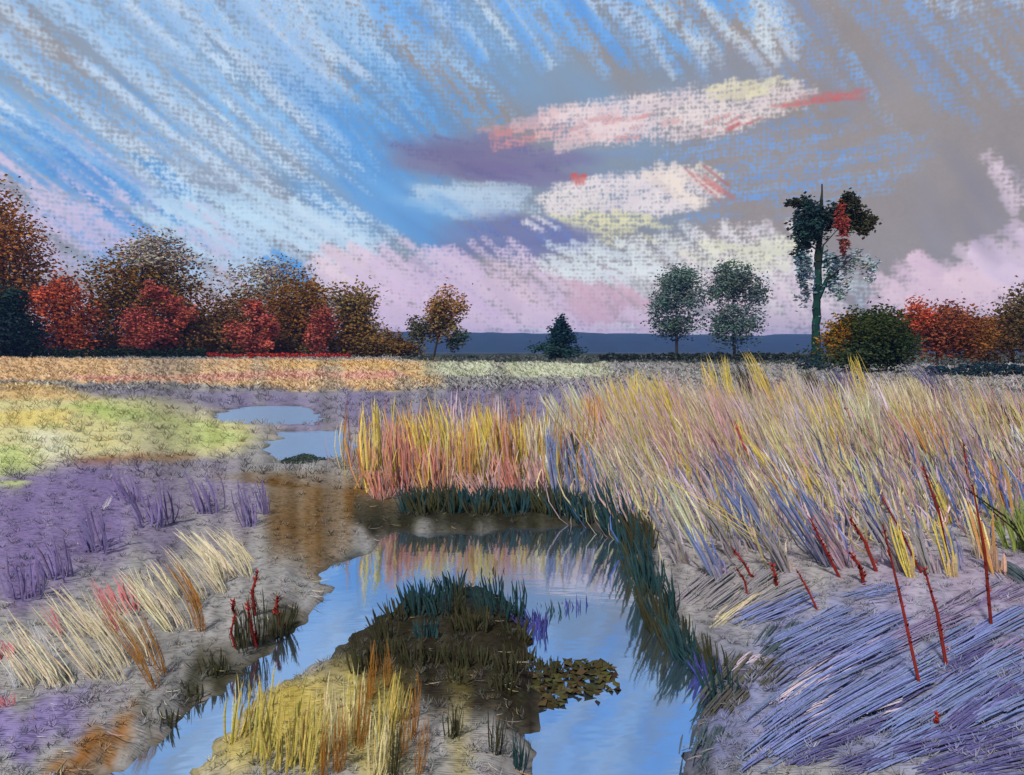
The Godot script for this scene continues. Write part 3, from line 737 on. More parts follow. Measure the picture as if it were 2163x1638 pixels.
		for i in 30:
			var st := Shape.new()
			stems.append(st)
			var x := lerpf(x0 - mx, x1 - mx, (i + 0.5) / 30.0)
			st.tube(Vector3(x, -0.2, 0), Vector3(x + rng.randf_range(-0.3, 0.3), h[5] * 0.7, rng.randf_range(-0.3, 0.3)), 0.06, 0.03, Color8(54, 46, 40), 5)
		var o := thing(h[0], h[1], "hedge", Vector3(mx, height(mx, d), -d))
		obj("foliage", s, leaves, o)
		for st in stems:
			obj("stem", st, bark, o)


func build_snag():
	# the tall, nearly bare tree that stands over the reeds on the right
	var d := 55.0
	var x := (1725.0 - 1081.5) / 1488.0 * d
	var o := thing("tall_tree", "tall thin half bare tree with dark green and red tufts at its top", "tree", Vector3(x, height(x, d), -d))
	var u := d / 1488.0
	var bark := material("green bark", 0.95)
	var green := Color8(32, 62, 60)
	var dark := Color8(50, 54, 46)
	var leaves := material("autumn leaves")
	var tr := Shape.new()
	var at := Vector3(0.12, -0.3, 0)
	var ra := 13.0 * u
	for i in 24:
		var f := (i + 1) / 24.0
		var to := Vector3(-0.1 * sin(f * 5.0) + rng.randf_range(-0.05, 0.05), 388.0 * u * f, rng.randf_range(-0.06, 0.06))
		var rb := u * (lerpf(10.0, 6.0, f / 0.8) if f < 0.8 else lerpf(5.5, 1.3, (f - 0.8) / 0.2)) * rng.randf_range(0.82, 1.14)
		tr.tube(at, to, ra, rb, vary(green.lerp(dark, ss(0.45, 0.7, f)), 0.16), 8)
		for k in 3:
			var z := rng.randf() * TAU
			tr.tube(at.lerp(to, rng.randf()) + Vector3(cos(z), 0, sin(z)) * rb * 0.9, to + Vector3(cos(z), 0.1, sin(z)) * rb, rb * 0.3, rb * 0.12, vary(green.lerp(dark, 0.4), 0.2), 5)
		at = to
		ra = rb
	obj("trunk", tr, bark, o)
	for q in [[150, 16, 190, 52, 222, 6.0, 4.0], [185, -6, 250, -40, 270, 4.0, 1.6], [200, 6, 260, 40, 300, 4.5, 1.6], [280, 4, 320, 60, 345, 3.6, 1.4], [290, -6, 330, -45, 352, 3.2, 1.2], [225, 46, 240, 95, 225, 2.8, 1.0]]:
		var b := Shape.new()
		b.tube(Vector3(0, q[0] * u, 0), Vector3(q[1] * u, q[2] * u, 0.2), q[5] * u, q[6] * u, green)
		b.tube(Vector3(q[1] * u, q[2] * u, 0.2), Vector3(q[3] * u, q[4] * u, 0.4), q[6] * u, q[6] * u * 0.4, dark)
		obj("branch", b, bark, o)
	var tufts := [
		["green_foliage", -22, 312, 34, 42, Color8(40, 60, 62), 620], ["green_foliage", -28, 268, 26, 30, Color8(42, 66, 66), 260], ["green_foliage", -48, 348, 20, 12, dark, 110], ["green_foliage", 14, 318, 22, 34, Color8(44, 56, 50), 300],
		["red_foliage", 36, 300, 15, 30, Color8(140, 70, 62), 300], ["red_foliage", 42, 258, 11, 20, Color8(134, 80, 76), 90],
		["olive_foliage", 74, 320, 30, 36, Color8(62, 66, 46), 560], ["olive_foliage", 58, 350, 22, 18, Color8(54, 58, 42), 240], ["olive_foliage", 96, 306, 18, 16, Color8(60, 64, 46), 170],
		["pale_foliage", 78, 226, 38, 28, Color8(150, 164, 168), 130], ["pale_foliage", 44, 182, 24, 30, Color8(150, 164, 172), 110], ["pale_foliage", 104, 198, 12, 24, Color8(178, 188, 194), 40],
		["blue_foliage", -32, 225, 18, 40, Color8(96, 116, 132), 150], ["blue_foliage", -28, 180, 22, 46, Color8(112, 128, 142), 110], ["blue_foliage", 22, 200, 18, 46, Color8(92, 116, 126), 120],
	]
	for t in tufts:
		var s := Shape.new()
		lobe(s, Vector3(t[1] * u, t[2] * u, 0.9 if t[0] == "red_foliage" else 0.15), t[3] * u, t[4] * u, t[5], int(t[6] * 2.2), 0.26)
		obj(t[0], s, leaves, o)
	var base := Shape.new()
	lobe(base, Vector3(-20 * u, 12 * u, 0.3), 50 * u, 22 * u, Color8(48, 62, 74), 500, 0.2)
	obj("undergrowth", base, leaves, o)


# ---------------------------------------------------------------- weed mats, reeds, grasses

func build_mats():
	var rows := [
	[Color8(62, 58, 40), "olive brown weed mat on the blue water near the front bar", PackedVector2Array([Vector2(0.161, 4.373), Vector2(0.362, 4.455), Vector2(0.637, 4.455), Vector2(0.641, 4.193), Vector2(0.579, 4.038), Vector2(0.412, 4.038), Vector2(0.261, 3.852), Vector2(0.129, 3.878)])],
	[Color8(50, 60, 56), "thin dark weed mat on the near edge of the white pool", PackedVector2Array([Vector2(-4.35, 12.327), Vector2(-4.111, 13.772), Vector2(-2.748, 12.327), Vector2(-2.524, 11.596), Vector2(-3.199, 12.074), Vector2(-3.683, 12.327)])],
	]
	var m := material("water weed", 0.9)
	for r in rows:
		var poly: PackedVector2Array = r[2]
		var box := Rect2(poly[0], Vector2.ZERO)
		for q in poly:
			box = box.expand(q)
		var mid := box.get_center()
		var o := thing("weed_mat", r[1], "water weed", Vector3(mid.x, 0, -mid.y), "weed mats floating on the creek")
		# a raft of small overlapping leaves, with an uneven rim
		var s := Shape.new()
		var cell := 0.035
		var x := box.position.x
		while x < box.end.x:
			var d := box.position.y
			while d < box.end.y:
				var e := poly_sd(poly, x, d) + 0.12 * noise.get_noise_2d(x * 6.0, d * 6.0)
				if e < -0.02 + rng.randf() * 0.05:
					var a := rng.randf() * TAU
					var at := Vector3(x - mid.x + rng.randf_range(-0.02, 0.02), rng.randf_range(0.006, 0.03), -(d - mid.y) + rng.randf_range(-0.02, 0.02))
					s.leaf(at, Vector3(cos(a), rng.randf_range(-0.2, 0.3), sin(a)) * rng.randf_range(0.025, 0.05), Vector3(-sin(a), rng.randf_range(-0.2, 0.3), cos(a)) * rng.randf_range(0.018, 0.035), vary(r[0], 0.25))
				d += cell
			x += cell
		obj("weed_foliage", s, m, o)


func bundle(s: Shape, lean: Vector3, w: float, n: int, col: Color, ragged := 0.22, bw := 0.2):
	var across := Vector3(1, 0, 0)
	var wide := minf(w * bw, 0.021)
	n = int(clampf(w / wide * 2.2, n * 0.6, 60.0))
	for i in n:
		var o := rng.randf_range(-0.5, 0.5)
		var b := Vector3(o * w, 0, rng.randf_range(-0.6, 0.6) * w)
		var t := lean * (1.0 - ragged * rng.randf()) + across * (o * w * 0.7 + rng.randf_range(-0.2, 0.2) * w) + Vector3(0, 0, rng.randf_range(-0.15, 0.15) * lean.y)
		var az := rng.randf_range(-0.9, 0.9)
		var half := maxf(wide * rng.randf_range(0.6, 1.3), 0.002) * 0.5
		var k := vary(col, 0.1)
		s.blade(b + Vector3(0, -0.03, 0), b + t, Vector3(rng.randf_range(-0.05, 0.09), 0, rng.randf_range(-0.05, 0.05)) * lean.length(), Vector3(cos(az), 0, sin(az)) * half, k, k.lightened(0.06))


func build_reeds():
	var m := material("reed", 0.85, 2.2, Color.WHITE, Color(0.3, 0.28, 0.2))
	var right := [
	[11.03, 15.741, -0.178, 0.532, 0.465, "D", "fourth dark olive reed clump from the left in the back row of the right bank"],
	[11.097, 15.247, -0.124, 0.588, 0.451, "D", "rightmost dark olive reed clump in the back row of the right bank"],
	[2.211, 13.177, -0.347, 1.291, 0.159, "Y", "leftmost bright yellow reed clump in the back row of the right bank"],
	[2.783, 15.247, -0.187, 1.409, 0.154, "Y", "third bright yellow reed clump from the left in the back row of the right bank"],
	[3.206, 13.545, -0.535, 1.417, 0.273, "Y", "fourth bright yellow reed clump from the left in the back row of the right bank"],
	[3.588, 14.346, -0.469, 1.288, 0.193, "P", "pink reed clump in the back row of the right bank"],
	[1.61, 15.247, -0.446, 1.03, 0.225, "G", "second pale green reed clump from the left in the back row of the right bank"],
	[1.119, 14.346, -0.505, 0.902, 0.193, "G", "leftmost pale green reed clump in the back row of the right bank"],
	[1.616, 12.828, -0.204, 0.911, 0.276, "O", "orange ochre reed clump in the back row of the right bank"],
	[2.036, 11.883, -0.382, 0.644, 0.144, "Y", "second bright yellow reed clump from the left in the back row of the right bank"],
	[1.295, 9.162, -0.252, 0.655, 0.111, "G", "leftmost pale green reed clump in the middle row of the right bank"],
	[1.564, 8.994, -0.328, 0.735, 0.097, "C", "leftmost cream reed clump in the middle row of the right bank"],
	[1.941, 8.989, -0.341, 0.704, 0.145, "C", "second cream reed clump from the left in the middle row of the right bank"],
	[2.197, 16.832, -0.234, 1.136, 0.158, "G", "rightmost pale green reed clump in the back row of the right bank"],
	[5.632, 19.228, -0.386, 1.683, 0.168, "Y", "fifth bright yellow reed clump from the left in the back row of the right bank"],
	[6.705, 21.241, -0.311, 1.644, 0.186, "Y", "sixth bright yellow reed clump from the left in the back row of the right bank"],
	[6.81, 18.084, -0.859, 1.85, 0.219, "Y", "seventh bright yellow reed clump from the left in the back row of the right bank"],
	[8.336, 24.437, -0.565, 1.398, 0.46, "D", "leftmost dark olive reed clump in the back row of the right bank"],
	[7.85, 21.241, -0.333, 1.002, 0.228, "D", "second dark olive reed clump from the left in the back row of the right bank"],
	[10.134, 23.271, -0.401, 1.175, 0.313, "D", "third dark olive reed clump from the left in the back row of the right bank"],
	[7.2, 18.084, -0.408, 0.976, 0.194, "Y", "eighth bright yellow reed clump from the left in the back row of the right bank"],
	[9.224, 18.084, -0.627, 1.765, 0.182, "Y", "tenth bright yellow reed clump from the left in the back row of the right bank"],
	[5.272, 10.139, -0.375, 1.338, 0.286, "G", "second pale green reed clump from the left in the middle row of the right bank"],
	[5.747, 11.327, -0.425, 1.15, 0.137, "L", "fourth lilac reed clump from the left in the back row of the right bank"],
	[6.776, 12.497, -0.422, 1.334, 0.134, "L", "rightmost lilac reed clump in the back row of the right bank"],
	[7.328, 13.177, -0.362, 1.246, 0.39, "C", "fourth cream reed clump from the left in the back row of the right bank"],
	[10.651, 18.084, -0.458, 1.098, 0.34, "A", "pale straw reed clump in the back row of the right bank"],
	[13.318, 21.241, -1.285, 1.43, 0.457, "N", "rightmost dark indigo reed clump in the back row of the right bank"],
	[11.074, 23.271, -0.545, 1.253, 0.657, "N", "leftmost dark indigo reed clump in the back row of the right bank"],
	[3.516, 10.82, -0.471, 1.245, 0.233, "P", "third pink reed clump from the left in the middle row of the right bank"],
	[4.261, 11.883, -0.529, 0.965, 0.208, "L", "leftmost lilac reed clump in the back row of the right bank"],
	[4.644, 11.068, -0.371, 1.012, 0.149, "L", "second lilac reed clump from the left in the back row of the right bank"],
	[6.056, 13.177, -0.577, 1.202, 0.177, "L", "third lilac reed clump from the left in the back row of the right bank"],
	[5.796, 12.497, -0.324, 0.93, 0.269, "Y", "ninth bright yellow reed clump from the left in the back row of the right bank"],
	[4.859, 10.356, -0.273, 0.633, 0.167, "Y", "rightmost bright yellow reed clump in the middle row of the right bank"],
	[4.124, 11.327, -0.395, 0.768, 0.259, "C", "second cream reed clump from the left in the back row of the right bank"],
	[5.657, 9.175, -0.413, 0.996, 0.271, "O", "orange ochre reed clump in the middle row of the right bank"],
	[6.154, 9.175, -0.258, 0.872, 0.271, "M", "rightmost mauve reed clump in the middle row of the right bank"],
	[8.913, 13.177, -0.232, 0.847, 0.151, "Y", "rightmost bright yellow reed clump in the back row of the right bank"],
	[4.73, 6.64, -0.196, 0.726, 0.098, "O", "rightmost orange ochre reed clump in the front row of the right bank"],
	[7.235, 9.931, -0.186, 0.708, 0.12, "W", "rightmost whitish reed clump in the middle row of the right bank"],
	[3.635, 13.177, -0.459, 1.158, 0.23, "C", "leftmost cream reed clump in the back row of the right bank"],
	[2.921, 9.622, -0.467, 0.849, 0.168, "P", "second pink reed clump from the left in the middle row of the right bank"],
	[2.792, 10.356, -0.431, 0.913, 0.167, "A", "leftmost pale straw reed clump in the middle row of the right bank"],
	[3.781, 9.175, -0.45, 0.81, 0.173, "A", "second pale straw reed clump from the left in the middle row of the right bank"],
	[7.542, 18.084, -0.455, 1.462, 0.219, "C", "third cream reed clump from the left in the back row of the right bank"],
	[3.973, 8.839, -0.346, 0.841, 0.154, "C", "rightmost cream reed clump in the middle row of the right bank"],
	[3.713, 7.308, -0.363, 0.698, 0.128, "A", "rightmost pale straw reed clump in the middle row of the right bank"],
	[5.17, 8.839, -0.352, 0.841, 0.154, "P", "rightmost pink reed clump in the middle row of the right bank"],
	[8.129, 13.177, -0.345, 1.158, 0.23, "C", "rightmost cream reed clump in the back row of the right bank"],
	[2.39, 5.858, -1.325, 0.864, 0.035, "Y", "leftmost bright yellow reed clump in the front row of the right bank"],
	[3.2, 7.75, -0.698, 0.898, 0.063, "Y", "leftmost bright yellow reed clump in the middle row of the right bank"],
	[3.015, 7.005, -0.558, 0.599, 0.056, "Y", "second bright yellow reed clump from the left in the front row of the right bank"],
	[3.241, 7.084, -0.375, 0.702, 0.057, "Y", "third bright yellow reed clump from the left in the front row of the right bank"],
	[2.098, 7.287, -0.379, 0.673, 0.118, "L", "lilac reed clump in the middle row of the right bank"],
	[1.807, 6.663, -0.393, 0.754, 0.116, "G", "pale green reed clump in the front row of the right bank"],
	[2.367, 6.458, -0.451, 0.753, 0.174, "B", "second periwinkle blue reed clump from the left in the front row of the right bank"],
	[2.705, 5.851, -0.493, 0.763, 0.181, "B", "third periwinkle blue reed clump from the left in the front row of the right bank"],
	[2.741, 7.158, -0.425, 0.71, 0.125, "C", "cream reed clump in the front row of the right bank"],
	[3.276, 7.936, -0.415, 0.622, 0.117, "W", "leftmost whitish reed clump in the middle row of the right bank"],
	[3.927, 7.482, -0.354, 0.587, 0.171, "G", "rightmost pale green reed clump in the middle row of the right bank"],
	[3.347, 6.145, -0.376, 0.506, 0.124, "B", "fourth periwinkle blue reed clump from the left in the front row of the right bank"],
	[4.359, 7.352, -0.263, 0.502, 0.109, "B", "rightmost periwinkle blue reed clump in the middle row of the right bank"],
	[4.166, 6.64, -0.218, 0.523, 0.067, "Y", "fifth bright yellow reed clump from the left in the front row of the right bank"],
	[3.316, 5.224, -0.136, 0.504, 0.053, "Y", "rightmost bright yellow reed clump in the front row of the right bank"],
	[3.058, 5.316, -0.14, 0.476, 0.054, "Y", "fourth bright yellow reed clump from the left in the front row of the right bank"],
	[3.653, 5.245, -0.125, 0.541, 0.07, "O", "leftmost orange ochre reed clump in the front row of the right bank"],
	[3.412, 5.304, -0.109, 0.366, 0.046, "B", "rightmost periwinkle blue reed clump in the front row of the right bank"],
	[4.623, 7.029, -0.21, 0.624, 0.113, "M", "rightmost mauve reed clump in the front row of the right bank"],
	[3.938, 7.042, -0.279, 0.625, 0.104, "M", "second mauve reed clump from the left in the front row of the right bank"],
	[2.09, 6.416, -0.357, 0.573, 0.112, "T", "second slate grey reed clump from the left in the front row of the right bank"],
	[2.75, 5.695, -0.361, 0.548, 0.115, "M", "leftmost mauve reed clump in the front row of the right bank"],
	[3.107, 5.536, -0.296, 0.533, 0.112, "T", "fourth slate grey reed clump from the left in the front row of the right bank"],
	[2.277, 5.773, -0.324, 0.517, 0.093, "T", "third slate grey reed clump from the left in the front row of the right bank"],
	[1.527, 6.251, -0.304, 0.602, 0.092, "T", "leftmost slate grey reed clump in the front row of the right bank"],
	[1.739, 5.815, -0.284, 0.521, 0.094, "B", "leftmost periwinkle blue reed clump in the front row of the right bank"],
	[3.246, 5.358, -0.16, 0.48, 0.086, "T", "rightmost slate grey reed clump in the front row of the right bank"],
	[3.778, 5.583, -0.15, 0.537, 0.098, "A", "pale straw reed clump in the front row of the right bank"],
	[3.591, 8.297, -0.349, 0.622, 0.089, "P", "fourth pink reed clump from the left in the middle row of the right bank"],
	[2.693, 7.801, -0.488, 0.798, 0.105, "B", "leftmost periwinkle blue reed clump in the middle row of the right bank"],
	[2.472, 8.123, -0.505, 0.775, 0.109, "M", "leftmost mauve reed clump in the middle row of the right bank"],
	[2.369, 10.045, -0.416, 0.886, 0.149, "P", "leftmost pink reed clump in the middle row of the right bank"],
	]
	var centre := [
	[-1.864, 9.091, -0.073, 1.296, 0.073, "Y", "leftmost bright yellow reed clump in the stand at the creek bend"],
	[-1.81, 9.703, -0.054, 1.185, 0.078, "Y", "second bright yellow reed clump from the left in the stand at the creek bend"],
	[-1.421, 9.135, -0.078, 1.056, 0.246, "S", "third salmon red reed clump from the left in the stand at the creek bend"],
	[-2.002, 9.677, -0.035, 0.461, 0.143, "S", "leftmost salmon red reed clump in the stand at the creek bend"],
	[-1.692, 9.935, -0.094, 0.81, 0.214, "P", "leftmost pink reed clump in the stand at the creek bend"],
	[-1.15, 9.623, -0.221, 0.98, 0.259, "Y", "third bright yellow reed clump from the left in the stand at the creek bend"],
	[-0.897, 9.93, -0.215, 1.145, 0.147, "Y", "fourth bright yellow reed clump from the left in the stand at the creek bend"],
	[-0.757, 9.675, -0.101, 0.933, 0.143, "Y", "fifth bright yellow reed clump from the left in the stand at the creek bend"],
	[-0.424, 9.558, -0.165, 1.071, 0.18, "Y", "sixth bright yellow reed clump from the left in the stand at the creek bend"],
	[-0.587, 8.971, -0.039, 1.025, 0.157, "O", "third orange ochre reed clump from the left in the stand at the creek bend"],
	[-0.832, 10.463, -0.038, 1.148, 0.091, "L", "leftmost lilac reed clump in the stand at the creek bend"],
	[-0.221, 10.366, 0.022, 1.173, 0.091, "L", "second lilac reed clump from the left in the stand at the creek bend"],
	[-0.218, 9.616, -0.18, 1.097, 0.155, "Y", "seventh bright yellow reed clump from the left in the stand at the creek bend"],
	[-0.043, 9.745, -0.098, 0.973, 0.183, "O", "rightmost orange ochre reed clump in the stand at the creek bend"],
	[0.03, 10.005, -0.041, 0.68, 0.108, "L", "rightmost lilac reed clump in the stand at the creek bend"],
	[0.19, 9.835, -0.1, 0.922, 0.172, "Y", "rightmost bright yellow reed clump in the stand at the creek bend"],
	[0.417, 9.69, -0.1, 1.027, 0.247, "C", "cream reed clump in the stand at the creek bend"],
	[-1.011, 9.121, -0.076, 0.684, 0.257, "S", "fourth salmon red reed clump from the left in the stand at the creek bend"],
	[-1.662, 8.964, -0.045, 0.386, 0.253, "S", "second salmon red reed clump from the left in the stand at the creek bend"],
	[-0.312, 8.933, -0.181, 0.409, 0.336, "P", "second pink reed clump from the left in the stand at the creek bend"],
	[0.595, 8.913, -0.154, 1.031, 0.108, "B", "leftmost periwinkle blue reed clump in the stand at the creek bend"],
	[0.796, 8.851, -0.148, 0.952, 0.095, "B", "second periwinkle blue reed clump from the left in the stand at the creek bend"],
	[0.876, 9.616, -0.081, 0.785, 0.103, "D", "dark olive reed clump in the stand at the creek bend"],
	[1.05, 8.57, -0.214, 0.905, 0.104, "B", "rightmost periwinkle blue reed clump in the stand at the creek bend"],
	[0.711, 10.044, -0.145, 0.751, 0.108, "M", "mauve reed clump in the stand at the creek bend"],
	[-1.458, 10.187, -0.13, 0.967, 0.137, "O", "leftmost orange ochre reed clump in the stand at the creek bend"],
	[0.334, 9.196, -0.094, 0.502, 0.185, "P", "rightmost pink reed clump in the stand at the creek bend"],
	[-1.105, 8.975, -0.118, 0.539, 0.145, "O", "second orange ochre reed clump from the left in the stand at the creek bend"],
	[0.501, 9.412, -0.097, 0.513, 0.114, "W", "whitish reed clump in the stand at the creek bend"],
	[0.052, 9.028, -0.183, 0.542, 0.218, "S", "rightmost salmon red reed clump in the stand at the creek bend"],
	]
	for pair in [[right, "reed clumps on the right bank"], [centre, "reed clumps at the creek bend"]]:
		for r in pair[0]:
			var s := Shape.new()
			var col: Color = PAL[r[5]]
			if r[5] == "B" or r[5] == "N":
				col = col.lerp(PAL["T"], 0.35)
			bundle(s, Vector3(r[2], r[3], 0), r[4], 15 if r[4] < 0.2 else 22, col, 0.24, 0.26)
			var low := Shape.new()
			bundle(low, Vector3(r[2] * 0.3, r[3] * 0.42, 0), r[4] * 1.2, 5, col.lerp(PAL["M"], 0.5), 0.5, 0.35)
			var o := thing("reed_clump", r[6], "reeds", Vector3(r[0], height(r[0], r[1]), -r[1]), pair[1])
			obj("reed_foliage", s, m, o)
			obj("dead_foliage", low, m, o)
	var stalks := [
	[4.425, 5.759, -0.684, 0.534, 0.039, "D", "rightmost dark olive twig leaning out of the reeds at the right edge"],
	[4.234, 5.558, -0.488, 0.459, 0.03, "D", "leftmost dark olive twig leaning out of the reeds at the right edge"],
	[3.35, 9.544, -0.321, 0.713, 0.058, "R", "leftmost dark red stalk standing in the right bank reeds"],
	[4.951, 11.327, -0.149, 0.538, 0.069, "R", "second dark red stalk from the left standing in the right bank reeds"],
	[5.542, 11.068, -0.28, 0.773, 0.074, "R", "long dark red stalk standing in the right bank reeds"],
	[5.417, 8.234, -0.114, 0.589, 0.05, "R", "rightmost dark red stalk standing in the right bank reeds"],
	[3.378, 5.337, -0.241, 0.799, 0.047, "R", "second long dark red stalk from the left standing in blue grass on the right bank"],
	[3.192, 5.378, -0.353, 0.61, 0.033, "R", "third dark red stalk from the left standing in blue grass on the right bank"],
	[2.63, 5.521, -0.266, 0.468, 0.045, "R", "leftmost dark red stalk standing in blue grass on the right bank"],
	[2.93, 5.549, -0.233, 0.42, 0.052, "R", "second dark red stalk from the left standing in blue grass on the right bank"],
	[2.729, 5.359, -0.127, 0.252, 0.054, "R", "fifth short dark red stalk from the left standing in blue grass on the right bank"],
	[2.27, 3.811, -0.241, 0.908, 0.033, "R", "leftmost long dark red stalk standing in blue grass on the right bank"],
	[3.061, 4.404, -0.157, 0.927, 0.036, "R", "rightmost long dark red stalk standing in blue grass on the right bank"],
	[1.991, 5.65, -0.197, 0.265, 0.042, "R", "second short dark red stalk from the left standing in blue grass on the right bank"],
	[1.816, 5.313, -0.102, 0.228, 0.032, "R", "leftmost short dark red stalk standing in blue grass on the right bank"],
	[2.078, 5.423, -0.044, 0.188, 0.047, "R", "third short dark red stalk from the left standing in blue grass on the right bank"],
	[2.204, 4.956, -0.175, 0.285, 0.03, "R", "fourth short dark red stalk from the left standing in blue grass on the right bank"],
	[2.525, 3.991, -0.157, 0.578, 0.038, "R", "fourth dark red stalk from the left standing in blue grass on the right bank"],
	[4.028, 5.977, -0.143, 0.39, 0.04, "R", "rightmost dark red stalk standing in blue grass on the right bank"],
	[2.094, 3.388, 0.005, 0.072, 0.018, "R", "rightmost short dark red stalk standing in blue grass on the right bank"],
	[-1.851, 4.998, 0.023, 0.329, 0.044, "R", "third short dark red stalk from the left in the dark tuft on the left bank"],
	[-1.79, 4.505, -0.017, 0.226, 0.03, "R", "leftmost short dark red stalk in the dark tuft on the left bank"],
	[-1.694, 4.606, -0.067, 0.305, 0.043, "R", "fourth short dark red stalk from the left in the dark tuft on the left bank"],
	[-1.628, 4.94, -0.047, 0.241, 0.053, "R", "rightmost short dark red stalk in the dark tuft on the left bank"],
	[-1.98, 4.996, -0.032, 0.111, 0.04, "R", "second short dark red stalk from the left in the dark tuft on the left bank"],
	]
	for r in stalks:
		var twig: bool = r[5] == "D"
		var o := thing("dark_twig" if twig else "red_stalk", r[6], "twig" if twig else "plant stalk", Vector3(r[0], height(r[0], r[1]), -r[1]), "dark twigs at the far right" if twig else "red stalks among the grasses")
		var st := Shape.new()
		var col: Color = PAL[r[5]] if r[1] < 9.0 or twig else Color8(186, 78, 58)
		var lean := Vector3(r[2], r[3], 0)
		var kink := lean * 0.55 + Vector3(rng.randf_range(-0.03, 0.03), 0, 0.02)
		var w: float = maxf(r[4] * 0.28, 0.007)
		st.tube(Vector3(0, -0.05, 0), kink, w, w * 0.85, vary(col, 0.1), 6)
		st.tube(kink, lean, w * 0.85, w * 0.4, vary(col, 0.1), 6)
		obj("stem", st, m, o)
		var hd := Shape.new()
		for i in 26:
			var q := rng.randf_range(0.12, 1.0)
			var at := (kink * (q / 0.55) if q < 0.55 else kink.lerp(lean, (q - 0.55) / 0.45))
			var a := rng.randf() * TAU
			hd.leaf(at + Vector3(cos(a), 0, sin(a)) * w, Vector3(cos(a), 0.8, sin(a)) * w * 1.3, Vector3(-sin(a), 0.2, cos(a)) * w * 0.7, vary(col, 0.18))
		obj("leaves", hd, m, o)
